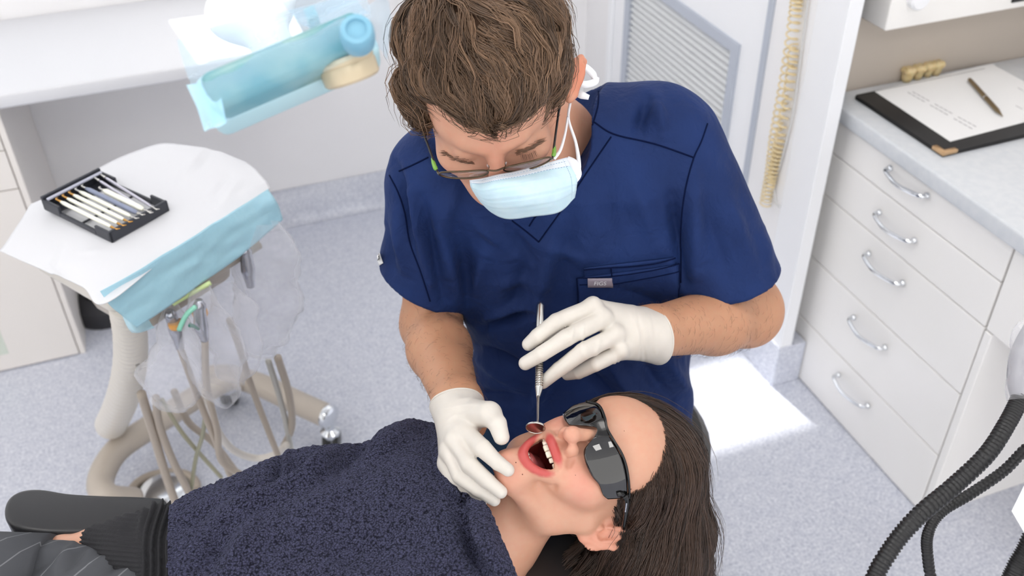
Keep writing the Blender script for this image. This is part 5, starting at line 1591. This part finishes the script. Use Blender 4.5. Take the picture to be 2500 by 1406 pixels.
def caster(p):
    p = np.array(p); m = MB()
    MB().lathe([(.022, 0), (.024, .012), (.012, .02), (.009, .055)], (p[0], p[1], .045), (0, 0, 1), 18).build('caster_housing', M_chrome, ct, 'auto')
    for s_ in (-1, 1): m.lathe([(.024, -.007), (.026, -.004), (.026, .004), (.024, .007)], p + RH * .012 * s_ + UPZ * .0265, RH, 20)
    m.build('caster_wheel', M_black, ct, 'auto')
q_ = P_[-1]; caster((q_[0], q_[1], 0))
q_ = at_z(562, 968, .02); caster((q_[0], q_[1], 0))
q_ = at_z(262, 1212, .07); caster((q_[0], q_[1], 0))
# holder rail under the tray
P0_, P1_ = A + e1 * .08 + e2 * .012, A + e1 * (Lt - .04) + e2 * .012
P0_[2] = P1_[2] = TZ - .075
MB().tube([P0_, (P0_ + P1_) / 2, P1_], .009, 12).build('holder_rail', M_tube, ct, True)

# handpieces in sleeves
M_hpm = mat('handpiece_metal', (176, 178, 188), .25, .9)
M_orange = mat('orange_band', (232, 168, 90), .45)
def sleeve_bag(axis, ws, name, parent, flat=.55, n=26, seed=0, m=None):
    P = spline([at(*p) for p in axis], n); w = np.interp(np.linspace(0, 1, n), np.linspace(0, 1, len(ws)), ws)
    T = np.gradient(P, axis=0); T /= np.linalg.norm(T, axis=1)[:, None]
    S = np.cross(T, FV); S /= np.linalg.norm(S, axis=1)[:, None]; D = np.cross(S, T)
    t = np.linspace(0, 2 * math.pi, 30, endpoint=False)
    G_ = P[:, None] + w[:, None, None] * (np.cos(t)[None, :, None] * S[:, None] + flat * np.sin(t)[None, :, None] * D[:, None])
    nn = vnoise(G_ + seed, 26) * .010 + vnoise(G_ + seed, 60) * .005
    G_ = G_ + (G_ - P[:, None]) / (w[:, None, None] + 1e-6) * nn[..., None]
    m_ = MB().grid(G_, closed=True)
    return m_.build(name, m or M_bag, parent, True)
HPS = [('slow handpiece in a puffy clear sleeve with lime tip', [(412, 758, 1.62), (428, 800, 1.64), (440, 850, 1.66)], [(440, 850, 1.66), (480, 960, 1.72), (520, 1060, 1.8), (562, 1160, 1.9)],
        [(418, 735, 1.62), (425, 800, 1.64), (430, 870, 1.68), (410, 940, 1.72), (385, 985, 1.75)], [.010, .030, .052, .060, .020], (430, 792), 'lime'),
       ('slim handpiece with a mint green tube inside its clear sleeve', [(486, 732, 1.60), (490, 790, 1.62), (500, 830, 1.64)], [(500, 830, 1.64), (505, 940, 1.70), (530, 1050, 1.78), (545, 1130, 1.86), (640, 1180, 1.95)],
        [(500, 700, 1.59), (510, 780, 1.62), (525, 860, 1.65), (530, 940, 1.70), (525, 965, 1.72)], [.012, .046, .052, .044, .030], (488, 764), 'mint'),
       ('grey metal handpiece in the large clear sleeve by the tray corner', [(598, 600, 1.66), (604, 650, 1.68), (612, 700, 1.70)], [(560, 780, 1.70), (585, 850, 1.76), (620, 960, 1.86), (680, 1115, 2.0)],
        [(640, 545, 1.66), (650, 620, 1.68), (655, 720, 1.74), (640, 820, 1.80), (665, 872, 1.83)], [.022, .055, .062, .055, .012], None, None)]
for lab, bodyp, hosep, bagp, bagw, band, tipc in HPS:
    t = thing('handpiece', lab, 'handpiece', at(*bodyp[-1]), 'sleeved handpieces hanging on the cart')
    P_ = spline([at(*p) for p in bodyp], 20)
    MB().tube(P_, np.interp(np.linspace(0, 1, 20), [0, .12, .2, .6, .8, 1], [.006, .011, .010, .012, .009, .007]), 16).build('metal_body', M_hpm, t, True)
    MB().tube(spline([at(*p) for p in hosep], 40), .0062, 10).build('hose', M_hose, t, True)
    sleeve_bag(bagp, bagw, 'clear_sleeve', t, seed=len(lab))
    if band:
        p0, p1 = at(band[0] - 1, band[1] - 5, 1.625), at(band[0] + 1, band[1] + 5, 1.63)
        MB().tube([p0, (p0 + p1) / 2, p1], [.0125, .0132, .0125], 18).build('orange_band', M_orange, t, True)
    if tipc == 'lime': MB().tube(spline([at(422, 742, 1.60), at(465, 717, 1.60), at(514, 690, 1.60)], 12), .0042, 10).build('lime_tip', mat('lime_plastic', (206, 224, 160), .4), t, True)
    if tipc == 'mint': MB().tube(spline([at(478, 748, 1.59), at(458, 765, 1.595), at(446, 785, 1.60), at(437, 806, 1.605)], 16), .0042, 10).build('mint_tube', mat('mint_plastic', (150, 220, 196), .4), t, True)
    if tipc == 'mint': MB().tube(spline([at(462, 793, 1.60), at(474, 797, 1.60), at(486, 804, 1.605)], 8), np.linspace(.004, .002, 8), 8).build('green_clip', mat('dark_green_plastic', (30, 110, 96), .4), t, True)
# extra loose sleeves between the handpieces
t = thing('clear_sleeve', 'empty crumpled clear plastic sleeve hanging between the handpieces', 'sleeve', at(560, 800, 1.68))
sleeve_bag([(545, 690, 1.67), (560, 770, 1.68), (575, 850, 1.70), (565, 930, 1.74)], [.02, .045, .045, .03], 'film', t, .3, seed=9)
# loose hoses
for k, (lab, pts, r, m_) in enumerate((
    ('thick taupe hose hanging straight below the ribbed column', [(345, 960, 1.78), (375, 1060, 1.88), (405, 1160, 1.98), (440, 1260, 2.08)], .0085, M_hose),
    ('taupe hose curving beside the thick hose below the column', [(380, 970, 1.78), (390, 1040, 1.86), (420, 1120, 1.94), (465, 1210, 2.04)], .0075, M_hose),
    ('thin olive tube crossing the floor below the cart', [(395, 975, 1.80), (440, 1050, 1.9), (490, 1110, 2.0), (540, 1165, 2.1)], .0042, mat('olive_tube', (170, 166, 140), .45)),
    ('thin olive tube running down to the towel edge', [(505, 980, 1.80), (495, 1060, 1.90), (478, 1120, 1.98), (466, 1200, 2.05)], .0042, mat('olive_tube_dark', (160, 158, 134), .45)),
    ('white looping hose in front of the cart base', [(508, 975, 1.78), (525, 1040, 1.88), (565, 1095, 1.98), (620, 1118, 2.05), (670, 1110, 2.05), (700, 1085, 2.0)], .0075, mat('pale_hose', (222, 216, 208), .4)),
    ('brown hose slanting behind the white looping hose', [(425, 955, 1.85), (460, 1030, 1.95), (520, 1080, 2.02), (575, 1150, 2.1)], .007, M_hose),
    ('taupe hose dropping from the large clear sleeve', [(678, 872, 1.83), (705, 960, 1.92), (712, 1040, 2.0), (690, 1095, 2.08)], .0075, M_hose),
    ('grey hose dropping beside the caster tube', [(655, 880, 1.84), (680, 960, 1.92), (700, 1040, 2.0), (712, 1110, 2.06)], .006, mat('grey_hose', (188, 186, 180), .45)),
    ('grey rod slanting from the tray to the column', [(268, 752, 1.64), (300, 810, 1.68), (340, 900, 1.76)], .0045, mat('grey_rod', (150, 146, 138), .4)))):
    MB().tube(spline([at(*p) for p in pts], 40), r, 10).build('cart_hose', m_, None, True, label=lab, category='hose', group='loose hoses under the cart')
# foot control ring and pedal
fc = thing('foot_control', 'chrome and beige foot control ring on the floor by the armrest', 'foot control', at_z(390, 1180, 0))
t_ = np.linspace(0, 2 * math.pi, 50); c0 = at_z(400, 1196, .012)
MB().tube(np.array([c0 + RH * .075 * math.cos(a) + HF * .055 * math.sin(a) for a in t_]), .010, 12).build('ring', M_hose, fc, True)
MB().lathe([(.062, -.010), (.06, .0), (.05, .008), (.03, .010)], c0, UPZ, 30).build('plate', M_chrome, fc, 'auto')
pb = thing('foot_pedal', 'dark round pedal on the floor beside the cream cabinet', 'pedal', at_z(268, 772, 0))
c0 = at_z(262, 760, .0)
MB().lathe([(.085, 0), (.09, .02), (.085, .05), (.05, .075)], c0, UPZ, 30).build('pedal_base', mat('dark_grey_rubber', (44, 44, 48), .5), pb, 'auto')
MB().lathe([(.05, .073), (.048, .085), (.02, .09)], c0, UPZ, 24).build('pedal_cap', M_black, pb, 'auto')

# ------------------------------------------------------------------ drape, cassette and instruments
M_drape = mat('white_drape_paper', (214, 215, 219), .85, bump=(350, .12, .0006))
DR = [[(75, 500), (170, 455), (250, 405), (340, 365), (415, 350), (520, 366), (600, 395)], [(55, 530), (160, 505), (265, 480), (365, 450), (470, 430), (550, 415), (625, 415)],
      [(35, 560), (140, 570), (240, 580), (340, 580), (455, 520), (550, 470), (648, 440)], [(15, 590), (120, 620), (215, 650), (300, 668), (430, 575), (545, 500), (652, 445)],
      [(-2, 612), (95, 655), (200, 700), (258, 740), (425, 612), (552, 530), (660, 460)]]
DZ_ = [[-.012, -.004, .003, .004, .010, .004, -.004], [-.012, -.003, .004, .004, .004, .006, .0], [-.014, -.003, .003, .003, .003, .003, .0], [-.016, -.006, .001, .003, .003, .003, .0], [-.02, -.012, -.006, -.004, .0, .0, -.004]]
G_ = surf([[at_z(x, y, TZ + .012 + dz) for (x, y), dz in zip(r, zr)] for r, zr in zip(DR, DZ_)], 90, 60)
G_[..., 2] += .0016 * vnoise(G_, 22) + folds(G_.reshape(-1, 3), [(500, 372, 440, 440, 10, 5), (520, 366, 470, 420, 9, -4), (155, 690, 120, 650, 8, 3), (155, 600, 118, 680, 6, -3), (560, 430, 520, 480, 9, -4), (590, 440, 540, 500, 9, 4), (430, 560, 600, 470, 10, 2), (200, 620, 260, 610, 6, 2)]).reshape(G_.shape[:2])
dp = MB().grid(G_).build('paper_drape', M_drape, None, True, label='white paper drape spread over the cart tray', category='drape'); thicken(dp, .0010)
CZ = TZ + .0172
ca = thing('instrument_cassette', 'open black plastic instrument cassette on the white drape', 'cassette', at_z(270, 520, CZ))
c0 = at_z(274, 594, CZ); ca_ = at_z(108, 512, CZ) - c0; cb_ = at_z(398, 508, CZ) - c0
la, lb = np.linalg.norm(ca_), np.linalg.norm(cb_)
ea = ca_ / la; eb = unit(cb_ - ea * (cb_ @ ea)); 
Rc = np.array([ea, eb, UPZ]).T
M_cas = mat('black_cassette', (46, 48, 56), .38)
M_cas2 = mat('grey_cassette_strip', (178, 180, 196), .3)
def cbox(a0, a1, b0, b1, z0, z1, bev=.0015):
    h = np.array([(a1 - a0) / 2, (b1 - b0) / 2, (z1 - z0) / 2])
    return MB().box(-h, h, bev, 2, R=Rc, c=c0 + ea * (a0 + a1) / 2 + eb * (b0 + b1) / 2 + UPZ * (z0 + z1) / 2)
cbox(0, .006, 0, lb, 0, .020).build('side_wall', M_cas, ca)
cbox(la - .006, la, 0, lb, 0, .026).build('side_wall', M_cas, ca)
cbox(la - .030, la - .006, .006, lb - .006, .0, .003).build('floor_panel', M_cas, ca)
cbox(0.006, .028, .006, lb - .006, .0, .003).build('floor_panel', M_cas, ca)
cbox(la * .48, la * .50, .006, lb - .006, .0, .003, .0005).build('cross_rib', M_cas, ca)
for b0, b1 in ((0, .005), (lb - .005, lb)):
    for a0, a1, z1 in ((.0, la * .22, .019), (la * .22, la * .74, .009), (la * .74, la, .021)):
        cbox(a0, a1, b0, b1, 0, z1).build('end_wall', M_cas, ca)
cbox(la - .016, la - .010, .004, lb - .004, .020, .024).build('lid_strip', M_cas2, ca, label='pale grey strip along the wall')
INS = [('gold-tipped white probe lying at the cassette edge nearest the ribbed column', 'g'), ('gold-tipped white probe second from the cassette edge', 'g'), ('gold-tipped white probe third from the cassette edge', 'g'), ('plain white-handled instrument beside the gold-tipped probes', 'w'),
       ('blue-grey handled instrument in the middle of the cassette', 'b'), ('short thick white instrument beside the blue-grey one', 't'), ('slim silver instrument crossing the cassette slots', 's'), ('thin silver explorer beside the far end wall', 's')]
M_iw = mat('white_handle', (240, 240, 226), .3); M_ib = mat('blue_grey_handle', (130, 138, 162), .35); M_is = mat('silver_handle', (196, 194, 206), .25, .6); M_ig = mat('gold_tip', (206, 156, 84), .25, .9)
for k, (lab, kd) in enumerate(INS):
    b_ = .014 + k * (lb - .028) / 7
    t = thing('dental_probe', lab, 'instrument', c0 + ea * la * .5 + eb * b_ + UPZ * .012, 'instruments in the cassette')
    sk_ = .006 if k > 5 else 0.0
    p0 = c0 + ea * (la - .034 + sk_) + eb * (b_ + (0.004 if k > 5 else 0)) + UPZ * .0205; p1 = c0 + ea * (.012 - sk_) + eb * (b_ - (.012 if k > 5 else 0)) + UPZ * (.0185)
    hm = {'g': M_iw, 'w': M_iw, 'b': M_ib, 't': M_iw, 's': M_is}[kd]
    r = {'g': .0034, 'w': .0036, 'b': .0042, 't': .0050, 's': .0026}[kd]
    n_ = 14
    if kd == 't': p0 = p0 - ea * .03
    MB().tube([p0 + (p1 - p0) * i / (n_ - 1) for i in range(n_)], [r * .6, r] + [r] * (n_ - 4) + [r, r * .6], 12).build('handle', hm, t, True)
    tm_ = M_ig if kd == 'g' else M_steel
    ax_ = unit(p1 - p0)
    for e_, s_ in ((p0, -1), (p1, 1)):
        MB().tube(spline([e_ - ax_ * .002 * s_, e_ + ax_ * .007 * s_, e_ + ax_ * .012 * s_ + UPZ * .001, e_ + ax_ * .014 * s_ + eb * .005], 12), np.linspace(.0024, .0008, 12), 8).build('tip', tm_, t, True)

# ------------------------------------------------------------------ patient chair
M_leath = mat('dark_grey_upholstery', (48, 48, 51), .45, bump=(700, .15, .0004))
M_blkl = mat('black_upholstery', (40, 40, 42), .34, bump=(900, .12, .0003))
ch = thing('dental_chair', 'black upholstered reclining dental chair under the patient', 'chair', (at_z(800, 1450, .0)[0], at_z(800, 1450, .0)[1], 0))
def rounded(poly, thick, bev, name, m, parent):
    me = bpy.data.meshes.new(name); bm = bmesh.new()
    vs = [bm.verts.new(Vector(p)) for p in poly]; f = bm.faces.new(vs)
    r_ = bmesh.ops.extrude_face_region(bm, geom=[f])
    for v in r_['geom']:
        if isinstance(v, bmesh.types.BMVert): v.co.z -= thick
    bmesh.ops.recalc_face_normals(bm, faces=bm.faces)
    ed = [e for e in bm.edges if e.calc_face_angle(0) > .9]
    bmesh.ops.bevel(bm, geom=ed, offset=bev, segments=5, profile=.5, affect='EDGES')
    bm.to_mesh(me); bm.free()
    return link(name, me, m, parent, 'auto')
az = .735
out = spline([(404, 1212), (330, 1207), (250, 1205), (165, 1200), (100, 1190), (55, 1193), (22, 1210), (8, 1238), (14, 1268), (45, 1290), (120, 1300), (220, 1300), (330, 1296), (395, 1288), (408, 1250)], 60)
rounded([at_z(x, y, az) for x, y in out], .042, .008, 'armrest', M_blkl, ch)
out2 = [np.array(at_z(150, 1255, az)) + (np.array(at_z(x, y, az)) - np.array(at_z(150, 1255, az))) * .94 - UPZ * .038 for x, y in out]
rounded(out2, .012, .004, 'armrest_base', mat('dark_brown_plastic', (52, 36, 34), .3), ch)
ax0 = at_z(330, 1250, az - .05)
MB().tube(spline([ax0, ax0 - UPZ * .1, ax0 - UPZ * .18 - HF * .12], 12), .018, 12).build('armrest_post', M_leath, ch, True)
bk = [at_z(x, y, .735) for x, y in ((300, 1290), (600, 1170), (880, 1158), (1000, 1120), (1130, 1180), (1250, 1600), (300, 1640))]
rounded(bk, .08, .03, 'backrest', M_leath, ch)
hr = [at_z(x, y, .715) for x, y in ((1250, 1130), (1450, 1060), (1610, 1075), (1690, 1180), (1690, 1420), (1600, 1560), (1330, 1560), (1230, 1350))]
rounded(hr, .06, .025, 'headrest', M_blkl, ch)
st_ = [at_z(420, 1330, .655), at_z(420, 1650, .655)]
rounded([st_[0], st_[1], st_[1] - RH * 1.3, st_[0] - RH * 1.3], .07, .025, 'leg_rest', M_leath, ch)
pc = at_z(640, 1600, .70)
MB().lathe([(.20, 0), (.21, .02), (.18, .05), (.10, .08), (.09, .5), (.12, .650)], (pc[0], pc[1], 0), UPZ, 32).build('pedestal', M_beige, ch, 'auto')

# ------------------------------------------------------------------ dentist's stool
st = thing('stool', 'black swivel stool with backrest under the dentist', 'stool', tuple(RH * .12 + HF * 1.24))
sc_ = RH * .135 + HF * 1.25
MB().lathe([(.0, .425), (.19, .425), (.215, .44), (.22, .46), (.205, .478), (.15, .485), (0.01, .487)], sc_, UPZ, 40).build('seat', M_blkl, st, 'auto')
MB().tube([sc_ + UPZ * .425, sc_ + UPZ * .25, sc_ + UPZ * .09], .025, 16).build('column', M_chrome, st, True)
for k in range(5):
    a = k * 2 * math.pi / 5 + .3; d_ = RH * math.cos(a) + HF * math.sin(a)
    MB().tube([sc_ + UPZ * .10, sc_ + d_ * .13 + UPZ * .085, sc_ + d_ * .25 + UPZ * .065], [.02, .017, .014], 12).build('leg', M_black, st, True)
    MB().lathe([(.022, -.012), (.026, -.006), (.026, .006), (.022, .012)], sc_ + d_ * .25 + UPZ * .027, np.cross(d_, UPZ), 18).build('caster', M_black, st, 'auto')
t_ = np.linspace(-1.05, 1.05, 24)
bc = [sc_ + RH * .235 * math.sin(a) + HF * (.0 + .20 * math.cos(a)) for a in t_]
G_ = np.array([[p + UPZ * z for p in bc] for z in (.585, .60, .64, .70, .715)])
o = MB().grid(G_).build('backrest', M_blkl, st, True); thicken(o, .035)
MB().tube(spline([sc_ + HF * .1 + UPZ * .43, sc_ + HF * .24 + UPZ * .45, sc_ + HF * .245 + UPZ * .62], 14), .014, 10).build('backrest_bar', M_chrome, st, True)

# ------------------------------------------------------------------ suction hoses and the unit at the side
M_bh = mat('black_ribbed_hose', (22, 22, 24), .38)
def ribbed(pts, r, lab, n=420):
    P_ = spline([at(*p) for p in pts], n); rd = r * (1 + .07 * np.sign(np.sin(np.arange(n) * 1.5)))
    return MB().tube(P_, rd, 16).build('suction_hose', M_bh, None, True, label=lab, category='hose', group='black suction hoses')
ribbed([(2492, 968, 1.06), (2462, 1028, 1.05), (2410, 1108, 1.03), (2330, 1185, 1.02), (2240, 1262, 1.0), (2175, 1340, 1.0), (2130, 1430, 1.0), (2140, 1540, .97), (2260, 1640, .94), (2440, 1610, .94), (2570, 1430, .97)], .0088, 'thick black ribbed hose hanging from the sleeved suction handle')
ribbed([(2640, 1190, 1.0), (2590, 1080, 1.06), (2520, 1085, 1.08), (2450, 1150, 1.08), (2370, 1205, 1.07), (2300, 1248, 1.06), (2268, 1295, 1.06), (2264, 1350, 1.07), (2284, 1440, 1.08), (2360, 1540, 1.05), (2480, 1550, 1.02), (2600, 1430, .99)], .0058, 'thinner black ribbed hose looping below the drawer cabinet')
ribbed([(2530, 1290, .98), (2505, 1345, .98), (2480, 1390, .98), (2465, 1440, .98), (2470, 1540, .97), (2560, 1580, .96), (2630, 1440, .96)], .0092, 'black hose in the corner below the white unit', 200)
sh_ = thing('suction_wand', 'suction handle in a crumpled clear sleeve above the black hose', 'handpiece', at(2492, 968, 1.06))
P_ = spline([at(2492, 972, 1.06), at(2488, 920, 1.07), at(2498, 860, 1.08), at(2525, 800, 1.09)], 24)
MB().tube(P_, np.interp(np.linspace(0, 1, 24), [0, .2, .6, 1], [.010, .012, .013, .011]), 16).build('handle', mat('grey_handle', (150, 150, 156), .4), sh_, True)
sleeve_bag([(2492, 976, 1.06), (2486, 930, 1.065), (2492, 870, 1.075), (2520, 800, 1.09)], [.012, .016, .017, .018], 'clear_sleeve', sh_, .9, seed=3)
wu = thing('side_unit', 'white boxy assistant unit at the picture edge by the hoses', 'unit', at(2560, 1250, .98))
c_ = at(2590, 1270, .99)
a0, b0 = at(2470, 1247, .96), at(2508, 1172, .99); d0 = at(2520, 1330, .97)
eu, ev = unit(b0 - a0), unit(d0 - a0); ew = unit(np.cross(eu, ev)); ew = ew if ew @ FV > 0 else -ew
MB().slab([a0, at(2500, 1186, .965), at(2640, 1150, .97), at(2660, 1420, .95), at(2512, 1320, .95)], unit(FV + RV * .9) * .05).build('housing', M_white2, wu)
pq = at(2600, 1290, .99)
MB().tube(spline([pq, at(2610, 1080, 1.04), at(2570, 900, 1.09), at(2535, 850, 1.09)], 20), .008, 12).build('holder_arm', M_white2, wu, True)
MB().tube([pq, np.array([pq[0], pq[1], .3]), np.array([pq[0], pq[1], 0.0])], .02, 14).build('post', M_white2, wu, True)
